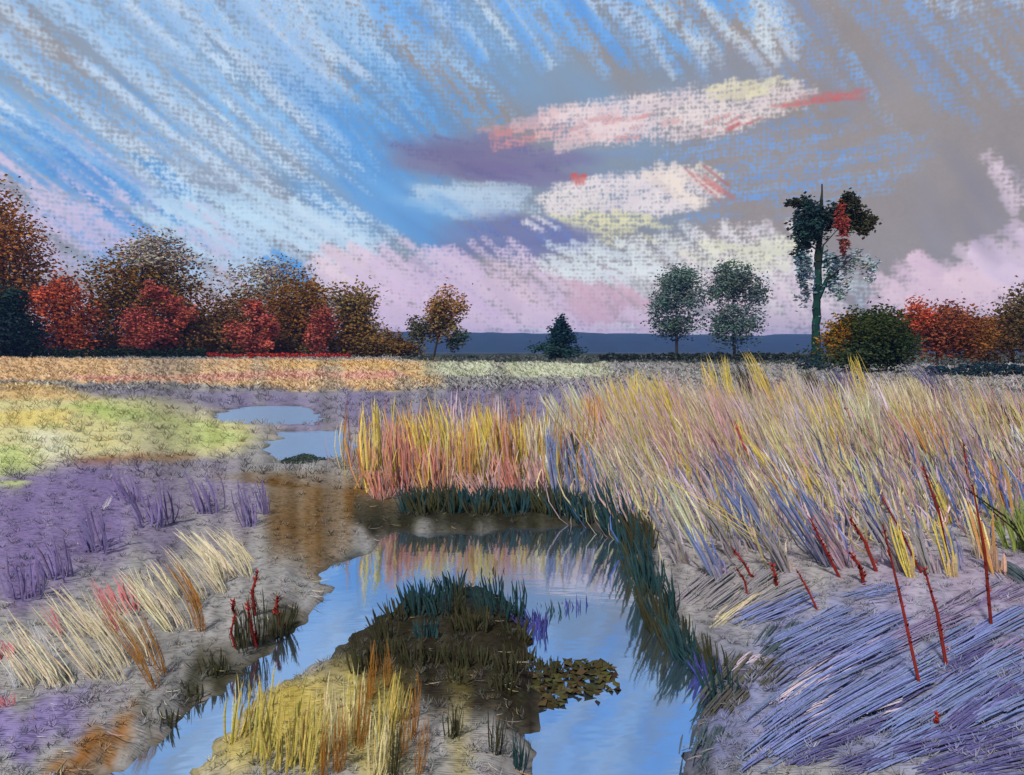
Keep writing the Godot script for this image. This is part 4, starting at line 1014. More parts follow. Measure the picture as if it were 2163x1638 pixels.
	var tufts := [
	[-2.519, 3.935, -0.287, 0.303, 0.053, "C", "third cream leaning grass tuft from the left on the grey left bank"],
	[-2.737, 4.534, -0.283, 0.362, 0.055, "C", "fourth cream leaning grass tuft from the left on the grey left bank"],
	[-2.233, 4.275, -0.295, 0.432, 0.052, "C", "tenth cream leaning grass tuft from the left on the grey left bank"],
	[-2.479, 4.922, -0.242, 0.375, 0.06, "C", "eleventh cream leaning grass tuft from the left on the grey left bank"],
	[-2.277, 5.454, -0.345, 0.377, 0.073, "C", "seventeenth cream leaning grass tuft from the left on the grey left bank"],
	[-2.365, 6.295, -0.4, 0.347, 0.093, "C", "rightmost cream leaning grass tuft on the grey left bank"],
	[-2.202, 4.72, -0.218, 0.328, 0.044, "C", "fourteenth cream leaning grass tuft from the left on the grey left bank"],
	[-2.679, 3.853, -0.203, 0.243, 0.052, "C", "leftmost cream leaning grass tuft on the grey left bank"],
	[-2.239, 3.966, -0.209, 0.305, 0.043, "C", "eighth cream leaning grass tuft from the left on the grey left bank"],
	[-2.387, 4.01, -0.37, 0.476, 0.065, "C", "fifth cream leaning grass tuft from the left on the grey left bank"],
	[-2.554, 3.885, -0.331, 0.443, 0.063, "C", "second cream leaning grass tuft from the left on the grey left bank"],
	[-2.316, 4.169, -0.337, 0.393, 0.062, "C", "ninth cream leaning grass tuft from the left on the grey left bank"],
	[-2.42, 4.284, -0.26, 0.448, 0.04, "C", "seventh cream leaning grass tuft from the left on the grey left bank"],
	[-2.287, 4.668, -0.359, 0.421, 0.069, "C", "twelfth cream leaning grass tuft from the left on the grey left bank"],
	[-2.529, 5.264, -0.244, 0.306, 0.071, "C", "thirteenth cream leaning grass tuft from the left on the grey left bank"],
	[-2.331, 5.254, -0.319, 0.447, 0.056, "C", "fifteenth cream leaning grass tuft from the left on the grey left bank"],
	[-2.335, 5.889, -0.373, 0.386, 0.119, "C", "nineteenth cream leaning grass tuft from the left on the grey left bank"],
	[-2.229, 5.905, -0.233, 0.428, 0.079, "C", "twentieth cream leaning grass tuft from the left on the grey left bank"],
	[-2.651, 4.518, -0.271, 0.242, 0.049, "C", "sixth cream leaning grass tuft from the left on the grey left bank"],
	[-2.37, 5.68, -0.147, 0.353, 0.084, "C", "eighteenth cream leaning grass tuft from the left on the grey left bank"],
	[-2.699, 6.275, -0.292, 0.324, 0.084, "C", "sixteenth cream leaning grass tuft from the left on the grey left bank"],
	[-2.035, 4.062, -0.189, 0.44, 0.035, "H", "fourth ochre brown leaning grass tuft from the left on the grey left bank"],
	[-2.004, 3.889, -0.162, 0.34, 0.034, "H", "third ochre brown leaning grass tuft from the left on the grey left bank"],
	[-2.098, 4.69, -0.114, 0.359, 0.044, "H", "rightmost ochre brown leaning grass tuft on the grey left bank"],
	[-2.272, 5.055, -0.239, 0.385, 0.044, "H", "fifth ochre brown leaning grass tuft from the left on the grey left bank"],
	[-2.256, 4.207, -0.276, 0.44, 0.025, "H", "leftmost ochre brown leaning grass tuft on the grey left bank"],
	[-2.524, 4.911, -0.243, 0.324, 0.033, "H", "second ochre brown leaning grass tuft from the left on the grey left bank"],
	[-2.726, 4.9, -0.127, 0.255, 0.112, "Q", "rightmost rose pink leaning grass tuft on the grey left bank"],
	[-2.639, 4.635, -0.16, 0.37, 0.05, "Q", "fourth rose pink leaning grass tuft from the left on the grey left bank"],
	[-3.022, 4.151, -0.064, 0.116, 0.067, "Q", "second rose pink leaning grass tuft from the left on the grey left bank"],
	[-2.92, 4.482, -0.131, 0.218, 0.036, "Q", "third rose pink leaning grass tuft from the left on the grey left bank"],
	[-2.671, 3.648, -0.043, 0.064, 0.054, "Q", "leftmost rose pink leaning grass tuft on the grey left bank"],
	[-2.738, 4.116, -0.138, 0.27, 0.03, "W", "second whitish leaning grass tuft from the left on the grey left bank"],
	[-2.751, 3.828, -0.062, 0.167, 0.023, "W", "leftmost whitish leaning grass tuft on the grey left bank"],
	[-4.308, 7.326, 0.119, 0.161, 0.025, "W", "rightmost whitish leaning grass tuft on the grey left bank"],
	[-3.46, 4.96, -0.055, 0.377, 0.133, "V", "leftmost violet leaning grass tuft on the grey left bank"],
	[-3.487, 5.373, -0.097, 0.408, 0.144, "V", "second violet leaning grass tuft from the left on the grey left bank"],
	[-3.632, 6.158, -0.092, 0.423, 0.166, "V", "third violet leaning grass tuft from the left on the grey left bank"],
	[-3.577, 7.004, -0.13, 0.48, 0.207, "V", "fifth violet leaning grass tuft from the left on the grey left bank"],
	[-3.304, 7.648, -0.171, 0.47, 0.206, "V", "sixth violet leaning grass tuft from the left on the grey left bank"],
	[-2.754, 7.348, -0.114, 0.553, 0.099, "V", "seventh violet leaning grass tuft from the left on the grey left bank"],
	[-2.771, 7.828, -0.098, 0.455, 0.095, "V", "rightmost violet leaning grass tuft on the grey left bank"],
	[-4.231, 7.733, -0.173, 0.37, 0.208, "V", "fourth violet leaning grass tuft from the left on the grey left bank"],
	]
	for r in tufts:
		var o := thing("grass_tuft", r[6], "grass tuft", Vector3(r[0], height(r[0], r[1]), -r[1]), "leaning grass tufts on the left bank")
		var s := Shape.new()
		bundle(s, Vector3(r[2], r[3], 0), r[4] * 1.15, 20, PAL[r[5]], 0.34 if r[5] != "V" else 0.6, 0.1)
		obj("grass_foliage", s, m, o)
	var sedge := [  # some dark tufts by the reeds and right bank added so water mirrors dark
	[-1.185, 8.331, -0.02, 0.342, 0.269, "K", "leftmost dark teal sedge tuft at the foot of the reeds"],
	[-0.95, 8.357, -0.021, 0.343, 0.27, "D", "third dark olive sedge tuft from the left at the foot of the reeds"],
	[-0.664, 8.323, -0.021, 0.342, 0.268, "K", "third dark teal sedge tuft from the left at the foot of the reeds"],
	[-0.41, 8.326, -0.022, 0.342, 0.269, "K", "fifth dark teal sedge tuft from the left at the foot of the reeds"],
	[-0.156, 8.341, -0.022, 0.342, 0.269, "D", "eighth dark olive sedge tuft from the left at the foot of the reeds"],
	[0.099, 8.341, -0.023, 0.342, 0.269, "K", "eighth dark teal sedge tuft from the left at the foot of the reeds"],
	[0.354, 8.341, -0.023, 0.342, 0.269, "D", "tenth dark olive sedge tuft from the left at the foot of the reeds"],
	[0.578, 8.303, -0.024, 0.341, 0.268, "K", "tenth dark teal sedge tuft from the left at the foot of the reeds"],
	[0.773, 8.277, -0.024, 0.34, 0.267, "K", "rightmost dark teal sedge tuft at the foot of the reeds"],
	[0.179, 4.986, -0.014, 0.208, 0.121, "N", "second dark indigo sedge tuft from the left on the dark bar in the creek"],
	[0.375, 5.339, -0.015, 0.223, 0.129, "K", "thirteenth dark teal sedge tuft from the left on the dark bar in the creek"],
	[0.514, 5.464, -0.016, 0.228, 0.132, "N", "rightmost dark indigo sedge tuft on the dark bar in the creek"],
	[-0.431, 5.371, -0.014, 0.223, 0.13, "K", "seventh dark teal sedge tuft from the left on the dark bar in the creek"],
	[-0.142, 5.532, -0.015, 0.23, 0.134, "K", "ninth dark teal sedge tuft from the left on the dark bar in the creek"],
	[-0.698, 5.169, -0.013, 0.215, 0.125, "K", "second dark teal sedge tuft from the left on the dark bar in the creek"],
	[-1.139, 8.584, -0.033, 0.258, 0.265, "D", "leftmost dark olive sedge tuft at the foot of the reeds"],
	[-0.996, 8.611, -0.034, 0.259, 0.266, "K", "second dark teal sedge tuft from the left at the foot of the reeds"],
	[-0.791, 8.604, -0.034, 0.259, 0.266, "D", "fifth dark olive sedge tuft from the left at the foot of the reeds"],
	[-0.587, 8.607, -0.034, 0.259, 0.266, "K", "fourth dark teal sedge tuft from the left at the foot of the reeds"],
	[-0.267, 8.65, -0.035, 0.26, 0.267, "D", "seventh dark olive sedge tuft from the left at the foot of the reeds"],
	[-0.092, 8.703, -0.035, 0.262, 0.269, "K", "sixth dark teal sedge tuft from the left at the foot of the reeds"],
	[0.203, 8.654, -0.035, 0.26, 0.268, "D", "ninth dark olive sedge tuft from the left at the foot of the reeds"],
	[0.438, 8.667, -0.036, 0.261, 0.268, "K", "ninth dark teal sedge tuft from the left at the foot of the reeds"],
	[0.645, 8.679, -0.036, 0.261, 0.268, "D", "rightmost dark olive sedge tuft at the foot of the reeds"],
	[0.898, 8.292, -0.035, 0.25, 0.256, "K", "second dark teal sedge tuft from the left on the right bank edge"],
	[0.989, 8.117, -0.034, 0.245, 0.251, "D", "leftmost dark olive sedge tuft on the right bank edge"],
	[1.133, 7.775, -0.033, 0.235, 0.24, "K", "third dark teal sedge tuft from the left on the right bank edge"],
	[1.136, 6.71, -0.067, 0.416, 0.198, "K", "fifth dark teal sedge tuft from the left on the right bank edge"],
	[1.116, 6.209, -0.062, 0.385, 0.184, "D", "second dark olive sedge tuft from the left on the right bank edge"],
	[1.078, 5.626, -0.057, 0.35, 0.166, "K", "sixth dark teal sedge tuft from the left on the right bank edge"],
	[1.07, 5.153, -0.052, 0.322, 0.152, "D", "fifth dark olive sedge tuft from the left on the right bank edge"],
	[1.139, 5.682, -0.058, 0.354, 0.168, "K", "eighth dark teal sedge tuft from the left on the right bank edge"],
	[1.099, 4.667, -0.048, 0.293, 0.138, "D", "seventh dark olive sedge tuft from the left on the right bank edge"],
	[1.141, 4.512, -0.047, 0.284, 0.133, "K", "twelfth dark teal sedge tuft from the left on the right bank edge"],
	[1.084, 4.973, -0.051, 0.311, 0.147, "K", "ninth dark teal sedge tuft from the left on the right bank edge"],
	[1.268, 6.809, -0.069, 0.421, 0.201, "D", "fourth dark olive sedge tuft from the left on the right bank edge"],
	[1.198, 7.388, -0.074, 0.456, 0.218, "K", "fourth dark teal sedge tuft from the left on the right bank edge"],
	[1.253, 4.257, -0.045, 0.268, 0.126, "D", "rightmost dark olive sedge tuft on the right bank edge"],
	[1.194, 3.959, -0.042, 0.25, 0.117, "K", "rightmost dark teal sedge tuft on the right bank edge"],
	[-0.826, 5.001, -0.012, 0.16, 0.148, "D", "fourth dark olive sedge tuft from the left on the dark bar in the creek"],
	[-0.656, 5.289, -0.013, 0.169, 0.156, "K", "third dark teal sedge tuft from the left on the dark bar in the creek"],
	[-0.495, 5.515, -0.014, 0.176, 0.163, "K", "sixth dark teal sedge tuft from the left on the dark bar in the creek"],
	[-0.223, 6.341, -0.017, 0.202, 0.188, "D", "thirteenth dark olive sedge tuft from the left on the dark bar in the creek"],
	[-0.074, 5.044, -0.014, 0.161, 0.149, "K", "tenth dark teal sedge tuft from the left on the dark bar in the creek"],
	[-0.329, 4.732, -0.012, 0.152, 0.14, "D", "tenth dark olive sedge tuft from the left on the dark bar in the creek"],
	[-0.571, 4.595, -0.012, 0.147, 0.136, "K", "fourth dark teal sedge tuft from the left on the dark bar in the creek"],
	[0.332, 5.488, -0.016, 0.176, 0.162, "K", "twelfth dark teal sedge tuft from the left on the dark bar in the creek"],
	[0.028, 4.762, -0.013, 0.153, 0.141, "D", "sixteenth dark olive sedge tuft from the left on the dark bar in the creek"],
	[-0.78, 4.352, -0.011, 0.14, 0.129, "D", "third dark olive sedge tuft from the left on the dark bar in the creek"],
	[-0.498, 4.23, -0.011, 0.136, 0.125, "D", "sixth dark olive sedge tuft from the left on the dark bar in the creek"],
	[-0.207, 4.22, -0.011, 0.136, 0.125, "D", "eleventh dark olive sedge tuft from the left on the dark bar in the creek"],
	[0.056, 4.375, -0.012, 0.141, 0.129, "D", "seventeenth dark olive sedge tuft from the left on the dark bar in the creek"],
	[0.233, 4.315, -0.012, 0.139, 0.128, "D", "eighteenth dark olive sedge tuft from the left on the dark bar in the creek"],
	[0.496, 4.553, -0.013, 0.147, 0.135, "D", "rightmost dark olive sedge tuft on the dark bar in the creek"],
	[-0.331, 3.964, -0.01, 0.128, 0.117, "D", "seventh dark olive sedge tuft from the left on the dark bar in the creek"],
	[-0.058, 3.917, -0.011, 0.126, 0.116, "D", "fourteenth dark olive sedge tuft from the left on the dark bar in the creek"],
	[4.24, 5.83, -0.136, 0.48, 0.235, "E", "leftmost lime green sedge tuft among the far right reeds"],
	[4.346, 5.759, -0.176, 0.534, 0.194, "E", "rightmost lime green sedge tuft among the far right reeds"],
	[-1.068, 8.213, -0.11, 0.281, 0.221, "D", "second dark olive sedge tuft from the left at the foot of the reeds"],
	[-0.771, 8.32, -0.083, 0.342, 0.246, "D", "fourth dark olive sedge tuft from the left at the foot of the reeds"],
	[-0.399, 8.213, -0.055, 0.225, 0.221, "D", "sixth dark olive sedge tuft from the left at the foot of the reeds"],
	[0.048, 8.292, -0.056, 0.295, 0.245, "K", "seventh dark teal sedge tuft from the left at the foot of the reeds"],
	[0.442, 8.292, -0.113, 0.408, 0.245, "D", "eleventh dark olive sedge tuft from the left at the foot of the reeds"],
	[0.822, 8.148, -0.112, 0.379, 0.219, "K", "leftmost dark teal sedge tuft on the right bank edge"],
	[1.138, 7.66, -0.16, 0.629, 0.227, "K", "rightmost dark teal sedge tuft on the dark bar in the creek"],
	[1.256, 7.005, -0.17, 0.433, 0.188, "D", "third dark olive sedge tuft from the left on the right bank edge"],
	[-0.723, 4.998, -0.033, 0.226, 0.148, "K", "leftmost dark teal sedge tuft on the dark bar in the creek"],
	[-0.516, 4.985, -0.033, 0.26, 0.134, "K", "fifth dark teal sedge tuft from the left on the dark bar in the creek"],
	[-0.397, 4.987, 0.018, 0.311, 0.067, "D", "eighth dark olive sedge tuft from the left on the dark bar in the creek"],
	[-0.176, 4.998, -0.068, 0.295, 0.101, "K", "eighth dark teal sedge tuft from the left on the dark bar in the creek"],
	[0.03, 5.088, -0.017, 0.283, 0.116, "K", "eleventh dark teal sedge tuft from the left on the dark bar in the creek"],
	[-0.232, 4.737, -0.032, 0.198, 0.14, "D", "twelfth dark olive sedge tuft from the left on the dark bar in the creek"],
	[-0.851, 4.577, -0.03, 0.191, 0.123, "D", "second dark olive sedge tuft from the left on the dark bar in the creek"],
	[0.167, 5.024, -0.069, 0.14, 0.149, "N", "leftmost dark indigo sedge tuft on the dark bar in the creek"],
	[-0.874, 4.086, -0.026, 0.229, 0.121, "D", "leftmost dark olive sedge tuft on the dark bar in the creek"],
	[-0.609, 4.193, -0.027, 0.176, 0.124, "D", "fifth dark olive sedge tuft from the left on the dark bar in the creek"],
	[-0.318, 4.15, -0.028, 0.203, 0.123, "D", "ninth dark olive sedge tuft from the left on the dark bar in the creek"],
	[-0.032, 4.113, -0.028, 0.202, 0.111, "D", "fifteenth dark olive sedge tuft from the left on the dark bar in the creek"],
	[0.386, 4.374, -0.031, 0.154, 0.147, "D", "nineteenth dark olive sedge tuft from the left on the dark bar in the creek"],
	[1.123, 5.703, -0.122, 0.59, 0.153, "K", "seventh dark teal sedge tuft from the left on the right bank edge"],
	[1.154, 5.137, -0.111, 0.534, 0.138, "K", "tenth dark teal sedge tuft from the left on the right bank edge"],
	[1.071, 4.912, -0.138, 0.41, 0.132, "D", "sixth dark olive sedge tuft from the left on the right bank edge"],
	[1.114, 4.532, -0.128, 0.348, 0.134, "K", "eleventh dark teal sedge tuft from the left on the right bank edge"],
	[1.206, 4.193, -0.06, 0.176, 0.141, "N", "dark indigo sedge tuft on the right bank edge"],
	[1.2, 4.387, -0.153, 0.215, 0.118, "K", "thirteenth dark teal sedge tuft from the left on the right bank edge"],
	[-1.783, 4.512, -0.055, 0.336, 0.091, "D", "fourth dark olive sedge tuft from the left along the left bank edge"],
	[-1.703, 4.633, -0.009, 0.387, 0.081, "D", "fifth dark olive sedge tuft from the left along the left bank edge"],
	[-1.632, 4.848, 0.004, 0.219, 0.111, "D", "sixth dark olive sedge tuft from the left along the left bank edge"],
	[-1.631, 4.949, 0.071, 0.224, 0.08, "D", "rightmost dark olive sedge tuft along the left bank edge"],
	[-1.808, 4.203, -0.011, 0.147, 0.096, "D", "third dark olive sedge tuft from the left along the left bank edge"],
	[-1.832, 3.938, -0.011, 0.111, 0.09, "D", "second dark olive sedge tuft from the left along the left bank edge"],
	[-1.839, 3.656, -0.003, 0.09, 0.074, "D", "leftmost dark olive sedge tuft along the left bank edge"],
	[-1.39, 3.464, 0.078, 0.366, 0.102, "U", "leftmost olive yellow sedge tuft on the yellow front bar"],
	[-1.19, 3.212, 0.063, 0.453, 0.095, "U", "second olive yellow sedge tuft from the left on the yellow front bar"],
	[-1.053, 3.098, 0.029, 0.46, 0.104, "U", "third olive yellow sedge tuft from the left on the yellow front bar"],
	[-0.939, 3.076, 0.049, 0.424, 0.083, "U", "fourth olive yellow sedge tuft from the left on the yellow front bar"],
	[-0.865, 3.198, 0.027, 0.406, 0.064, "A", "leftmost pale straw sedge tuft on the yellow front bar"],
	[-0.777, 3.345, 0.039, 0.377, 0.058, "A", "second pale straw sedge tuft from the left on the yellow front bar"],
	[-0.619, 3.184, 0.048, 0.427, 0.073, "U", "fifth olive yellow sedge tuft from the left on the yellow front bar"],
	[-0.591, 3.481, 0.038, 0.27, 0.07, "U", "rightmost olive yellow sedge tuft on the yellow front bar"],
	[-0.614, 3.043, 0.024, 0.345, 0.061, "A", "rightmost pale straw sedge tuft on the yellow front bar"],
	[-0.772, 3.719, 0.029, 0.339, 0.032, "H", "leftmost ochre brown sedge tuft on the dark bar in the creek"],
	[-0.7, 3.82, 0.016, 0.308, 0.026, "H", "rightmost ochre brown sedge tuft on the dark bar in the creek"],
	[-0.735, 3.261, 0.038, 0.368, 0.035, "H", "third ochre brown sedge tuft from the left on the yellow front bar"],
	[-0.49, 3.36, 0.026, 0.355, 0.029, "H", "fifth ochre brown sedge tuft from the left on the yellow front bar"],
	[-0.426, 3.056, 0.044, 0.303, 0.027, "H", "rightmost ochre brown sedge tuft on the yellow front bar"],
	[-0.781, 3.081, 0.015, 0.349, 0.033, "H", "second ochre brown sedge tuft from the left on the yellow front bar"],
	[-0.848, 3.052, 0.025, 0.303, 0.029, "H", "leftmost ochre brown sedge tuft on the yellow front bar"],
	[-0.522, 3.195, 0.036, 0.361, 0.026, "H", "fourth ochre brown sedge tuft from the left on the yellow front bar"],
	[-0.294, 3.372, 0.012, 0.191, 0.054, "D", "second dark olive sedge tuft from the left on the yellow front bar"],
	[-0.083, 3.28, 0.012, 0.209, 0.057, "D", "rightmost dark olive sedge tuft on the yellow front bar"],
	[0.03, 3.214, 0.011, 0.205, 0.056, "K", "dark teal sedge tuft on the yellow front bar"],
	[-0.53, 3.047, 0.024, 0.302, 0.033, "D", "leftmost dark olive sedge tuft on the yellow front bar"],
	]
	for r in sedge:
		var o := thing("sedge_tuft", r[6], "sedge", Vector3(r[0], height(r[0], r[1]), -r[1]), "sedge tufts along the water")
		var s := Shape.new()
		bundle(s, Vector3(r[2], r[3], 0), r[4], 22 if r[4] > 0.06 else 10, PAL[r[5]], 0.55, 0.1)
		obj("sedge_foliage", s, m, o)
	var lodged := [
	[3.823, 5.51, 3.728, 4.927, 0.056, "K", "farthest dark teal lodged grass swathe on the right bank"],
	[1.543, 4.254, 1.991, 4.766, 0.055, "K", "second dark teal lodged grass swathe from the far side of the right bank"],
	[0.881, 3.197, 1.077, 3.547, 0.059, "K", "nearest dark teal lodged grass swathe on the right bank"],
	[1.807, 4.258, 2.11, 4.375, 0.029, "N", "farthest dark indigo lodged grass swathe on the right bank"],
	[2.274, 3.81, 2.922, 4.136, 0.035, "N", "second dark indigo lodged grass swathe from the far side of the right bank"],
	[1.881, 3.553, 2.292, 3.817, 0.035, "N", "third dark indigo lodged grass swathe from the far side of the right bank"],
	[2.032, 3.26, 2.71, 3.687, 0.033, "N", "fourth dark indigo lodged grass swathe from the far side of the right bank"],
	[1.395, 3.229, 1.925, 3.485, 0.027, "N", "fifth dark indigo lodged grass swathe from the far side of the right bank"],
	[1.744, 3.161, 2.272, 3.3, 0.033, "N", "sixth dark indigo lodged grass swathe from the far side of the right bank"],
	[1.96, 3.123, 2.442, 3.331, 0.035, "N", "seventh dark indigo lodged grass swathe from the far side of the right bank"],
	[1.239, 3.096, 1.514, 3.231, 0.026, "N", "eighth dark indigo lodged grass swathe from the far side of the right bank"],
	[1.436, 3.06, 1.805, 3.192, 0.027, "N", "ninth dark indigo lodged grass swathe from the far side of the right bank"],
	[1.774, 3.023, 2.362, 3.164, 0.037, "N", "tenth dark indigo lodged grass swathe from the far side of the right bank"],
	[1.957, 2.982, 2.303, 3.034, 0.032, "N", "nearest dark indigo lodged grass swathe on the right bank"],
	[2.412, 5.054, 2.897, 5.186, 0.076, "B", "farthest periwinkle blue lodged grass swathe on the right bank"],
	[1.55, 4.732, 2.261, 5.184, 0.067, "B", "second periwinkle blue lodged grass swathe from the far side of the right bank"],
	[1.549, 4.357, 2.401, 4.887, 0.062, "B", "third periwinkle blue lodged grass swathe from the far side of the right bank"],
	[1.569, 4.092, 2.65, 4.735, 0.071, "B", "fourth periwinkle blue lodged grass swathe from the far side of the right bank"],
	[2.212, 3.934, 3.401, 4.57, 0.063, "B", "fifth periwinkle blue lodged grass swathe from the far side of the right bank"],
	[1.441, 3.751, 2.621, 4.513, 0.067, "B", "sixth periwinkle blue lodged grass swathe from the far side of the right bank"],
	[2.32, 3.672, 3.005, 4.025, 0.052, "B", "seventh periwinkle blue lodged grass swathe from the far side of the right bank"],
	[1.207, 3.374, 1.995, 4.044, 0.05, "B", "eighth periwinkle blue lodged grass swathe from the far side of the right bank"],
	[1.436, 3.366, 2.522, 4.045, 0.055, "B", "ninth periwinkle blue lodged grass swathe from the far side of the right bank"],
	[2.227, 3.334, 2.643, 3.529, 0.042, "B", "tenth periwinkle blue lodged grass swathe from the far side of the right bank"],
	[1.765, 3.329, 2.49, 3.74, 0.048, "B", "eleventh periwinkle blue lodged grass swathe from the far side of the right bank"],
	[1.953, 3.298, 2.813, 3.762, 0.047, "B", "twelfth periwinkle blue lodged grass swathe from the far side of the right bank"],
	[1.195, 3.211, 2.291, 3.978, 0.048, "B", "thirteenth periwinkle blue lodged grass swathe from the far side of the right bank"],
	[1.019, 3.078, 1.538, 3.495, 0.044, "B", "fourteenth periwinkle blue lodged grass swathe from the far side of the right bank"],
	[1.517, 3.051, 2.126, 3.357, 0.039, "B", "nearest periwinkle blue lodged grass swathe on the right bank"],
	[1.323, 4.157, 1.543, 4.322, 0.034, "L", "farthest lilac lodged grass swathe on the right bank"],
	[1.482, 3.723, 1.646, 3.794, 0.025, "L", "second lilac lodged grass swathe from the far side of the right bank"],
	[1.391, 3.649, 2.373, 4.439, 0.043, "L", "third lilac lodged grass swathe from the far side of the right bank"],
	[1.503, 3.585, 1.875, 3.794, 0.03, "L", "fourth lilac lodged grass swathe from the far side of the right bank"],
	[1.422, 3.388, 2.134, 3.745, 0.043, "L", "nearest lilac lodged grass swathe on the right bank"],
	[0.978, 3.63, 1.52, 4.274, 0.09, "D", "farthest dark olive lodged grass swathe on the right bank"],
	[1.108, 3.625, 1.651, 4.217, 0.069, "D", "nearest dark olive lodged grass swathe on the right bank"],
	[1.307, 5.189, 2.004, 6.148, 0.069, "T", "farthest slate grey lodged grass swathe on the right bank"],
	[1.43, 4.997, 2.252, 5.916, 0.066, "T", "second slate grey lodged grass swathe from the far side of the right bank"],
	[1.537, 4.901, 2.324, 5.506, 0.049, "T", "nearest slate grey lodged grass swathe on the right bank"],
	[1.268, 4.643, 1.883, 5.318, 0.054, "A", "pale straw lodged grass swathe on the right bank"],
	[2.814, 4.526, 3.65, 4.944, 0.07, "V", "farthest violet lodged grass swathe on the right bank"],
	[2.106, 4.155, 2.997, 4.621, 0.059, "V", "second violet lodged grass swathe from the far side of the right bank"],
	[2.612, 3.887, 3.128, 4.195, 0.049, "V", "nearest violet lodged grass swathe on the right bank"],
	]
	for r in lodged:
		var a := Vector3(r[0], height(r[0], r[1]), -r[1])
		var b := Vector3(r[2], height(r[2], r[3]), -r[3])
		var o := thing("grass_swathe", r[6], "grass swathe", a, "lodged grass swathes on the right bank")
		var s := Shape.new()
		var run := b - a
		var side := Vector3(run.z, 0, -run.x).normalized()
		var n := 46
		for i in n:
			var f := rng.randf() * 0.72
			var q := f + rng.randf_range(0.35, 0.65)
			var off: Vector3 = side * rng.randfn() * r[4] * 0.85
			var p0: Vector3 = run * f + off + Vector3(0, 0.012, 0)
			var p1: Vector3 = run * minf(q, 1.05) + off * 1.3 + Vector3(0, rng.randf_range(0.0, 0.01), 0)
			var k := vary(PAL[r[5]].lerp(Color8(140, 136, 150), 0.4), 0.1)
			s.blade(p0, p1, Vector3(0, rng.randf_range(0.003, 0.012), 0), (side + Vector3(0, rng.randf_range(-0.25, 0.25), 0)) * minf(r[4] * 0.12, 0.005), k, k)
		obj("grass_foliage", s, m, o)


func tuft_mesh(n: int, h: float, w: float, splay: float) -> ArrayMesh:
	var s := Shape.new()
	for i in n:
		var a := rng.randf() * TAU
		var b := Vector3(rng.randf_range(-1, 1), 0, rng.randf_range(-1, 1)) * h * 0.35
		var t := b + Vector3(cos(a) * splay * h, h * rng.randf_range(0.6, 1.1), sin(a) * splay * h)
		var z := rng.randf() * TAU
		var k := Color.from_hsv(0, 0, rng.randf_range(0.86, 1.0))
		s.blade(b, t, Vector3(cos(a), 0, sin(a)) * h * minf(0.1, splay), Vector3(cos(z), 0, sin(z)) * w * 0.5, k, k)
	return s.mesh()


func scatter(called: String, label: String, mesh: Mesh, where: Array[Transform3D], tint: Array[Color]):
	var mm := MultiMesh.new()
	mm.transform_format = MultiMesh.TRANSFORM_3D
	mm.use_colors = true
	mm.mesh = mesh
	mm.instance_count = where.size()
	for i in where.size():
		mm.set_instance_transform(i, where[i])
		mm.set_instance_color(i, tint[i].srgb_to_linear())
	var o := MultiMeshInstance3D.new()
	o.name = called
	o.multimesh = mm
	o.material_override = material("reed")
	o.set_meta("kind", "stuff")
	o.set_meta("label", label)
	o.set_meta("category", "grass" if called != "reeds" else "reeds")
	add_child(o)


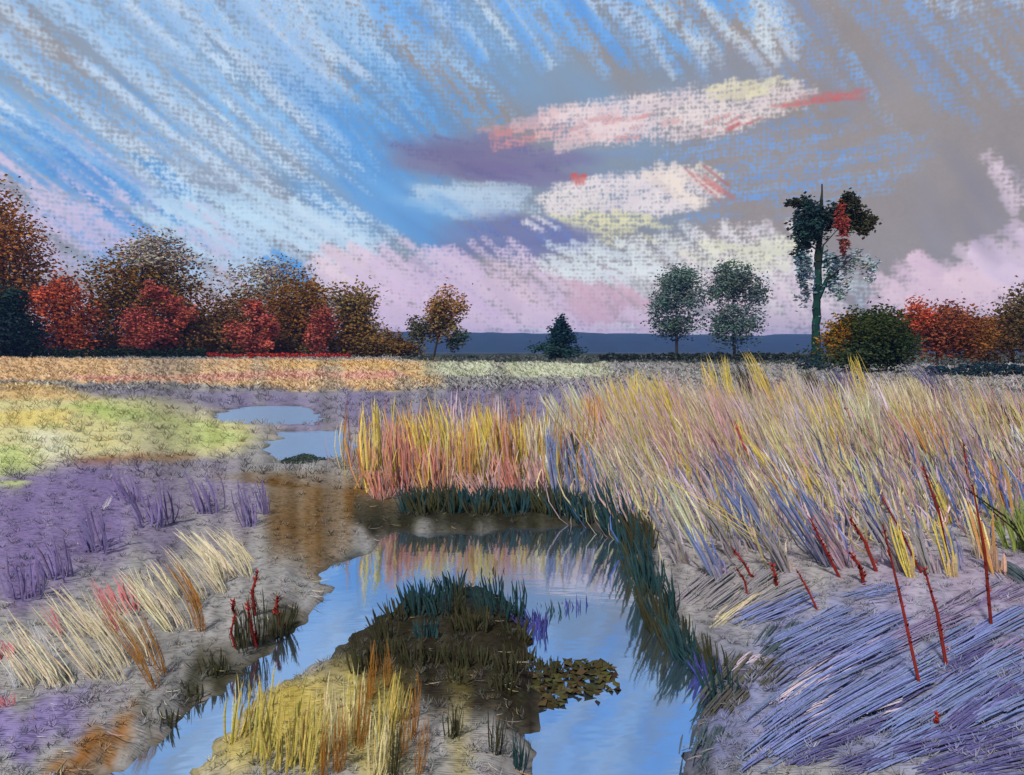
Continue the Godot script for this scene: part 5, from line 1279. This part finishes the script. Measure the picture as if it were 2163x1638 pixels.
func build_fills():
	# ground cover in the ground's own colours
	var where: Array[Transform3D] = []
	var tint: Array[Color] = []
	var tries := 0
	while where.size() < 8000 and tries < 60000:
		tries += 1
		var d := 2.6 * exp(rng.randf() * 2.5)
		var x := rng.randf_range(-0.8, 0.8) * d
		var w := shore(x, d)
		if w < 0.04:
			continue
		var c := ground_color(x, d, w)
		var k := 0.6 + (0.05 if d < 9.0 else 0.12) * d
		var lean := Basis(Vector3(0, 0, 1), rng.randf_range(-0.1, 0.5)) * Basis(Vector3.UP, rng.randf() * TAU)
		where.append(Transform3D(lean.scaled(Vector3.ONE * k * rng.randf_range(0.6, 1.3)), Vector3(x, height(x, d) - 0.005, -d)))
		tint.append(vary(c.lightened(0.2), 0.1))
	scatter("grass", "short marsh grass over both banks in grey, purple and blue", tuft_mesh(9, 0.045, 0.006, 0.9), where, tint)
	where = []
	tint = []
	for i in 3000:
		var d := 2.8 * exp(rng.randf() * 1.5)
		var x := rng.randf_range(-0.8, 0.8) * d
		var w := shore(x, d)
		if w < 0.05:
			continue
		var b := Basis(Vector3.UP, rng.randfn() * 0.6 + (2.2 if x < 0.0 else 1.0)) * Basis(Vector3(0, 0, 1), rng.randf_range(1.35, 1.55))
		where.append(Transform3D(b.scaled_local(Vector3.ONE * rng.randf_range(0.5, 1.4)), Vector3(x, height(x, d) + 0.008, -d)))
		tint.append(vary(PAL[["C", "T", "H", "A", "M", "C"][rng.randi() % 6]].lerp(ground_color(x, d, w), 0.45), 0.12))
	scatter("straw_litter", "fallen straw and stem litter lying over both banks", tuft_mesh(2, 0.14, 0.004, 0.06), where, tint)
	where = []
	tint = []
	for i in 9000:
		var d := 30.0 * exp(rng.randf() * 1.35)
		var x := rng.randf_range(-0.85, 0.85) * d
		var c := ground_color(x, d, 9.0)
		where.append(Transform3D(Basis(Vector3.UP, rng.randf() * TAU).scaled(Vector3(1.6, 0.7, 1.6) * rng.randf_range(0.6, 1.3) * (0.5 + d * 0.008)), Vector3(x, height(x, d), -d)))
		tint.append(vary(c.lightened(0.22), 0.08))
	scatter("field_grass", "stubbly straw and green field grass beyond the creek", tuft_mesh(8, 0.3, 0.05, 0.6), where, tint)
	# the reed bed between the clumps
	where = []
	tint = []
	var bed := PackedVector2Array([Vector2(0.428, 9.206), Vector2(1.259, 15.741), Vector2(2.798, 23.271), Vector2(7.249, 25.724), Vector2(11.825, 24.437), Vector2(14.397, 23.271), Vector2(12.41, 15.741), Vector2(5.131, 6.46), Vector2(3.757, 6.012), Vector2(2.555, 6.064), Vector2(1.81, 6.351), Vector2(1.471, 7.245)])
	var stand := PackedVector2Array([Vector2(-1.936, 8.881), Vector2(-2.538, 11.315), Vector2(-2.48, 13.031), Vector2(0.525, 11.327), Vector2(1.143, 10.022), Vector2(1.005, 8.794), Vector2(-0.488, 8.828)])
	var keys_far := ["A", "C", "P", "L", "Y", "C", "P"]
	var keys_near := ["B", "P", "A", "C", "L", "G", "T"]
	var keys_stand := ["Y", "P", "O", "P", "A", "S"]
	tries = 0
	while where.size() < 1700 and tries < 60000:
		tries += 1
		var in_stand := tries % 5 == 0
		var d := rng.randf_range(7.0, 12.0) if in_stand else 5.0 * exp(rng.randf() * 1.6)
		var x := rng.randf_range(-3.0, 1.2) if in_stand else rng.randf_range(0.1, 0.78) * d
		if poly_sd(stand if in_stand else bed, x, d) > 0.0 or shore(x, d) < 0.1:
			continue
		var key: String
		var h: float
		if in_stand:
			key = keys_stand[rng.randi() % keys_stand.size()]
			h = rng.randf_range(0.5, 1.15)
		else:
			var near := 1.0 - ss(6.5, 11.0, d)
			key = keys_near[rng.randi() % 7] if rng.randf() < near else keys_far[rng.randi() % 7]
			h = rng.randf_range(0.5, 1.25) * lerpf(1.0, 0.62, near)
		var b := Basis(Vector3(0, 0, 1), (0.0 if in_stand else 0.42) + rng.randf_range(-0.14, 0.14)) * Basis(Vector3.UP, rng.randf() * TAU)
		where.append(Transform3D(b.scaled_local(Vector3(1, h, 1)), Vector3(x, height(x, d) - 0.02, -d)))
		tint.append(vary(PAL[key], 0.1))
	scatter("reeds", "dense bed of thin dry reeds between the clumps", tuft_mesh(4, 1.0, 0.018, 0.1), where, tint)
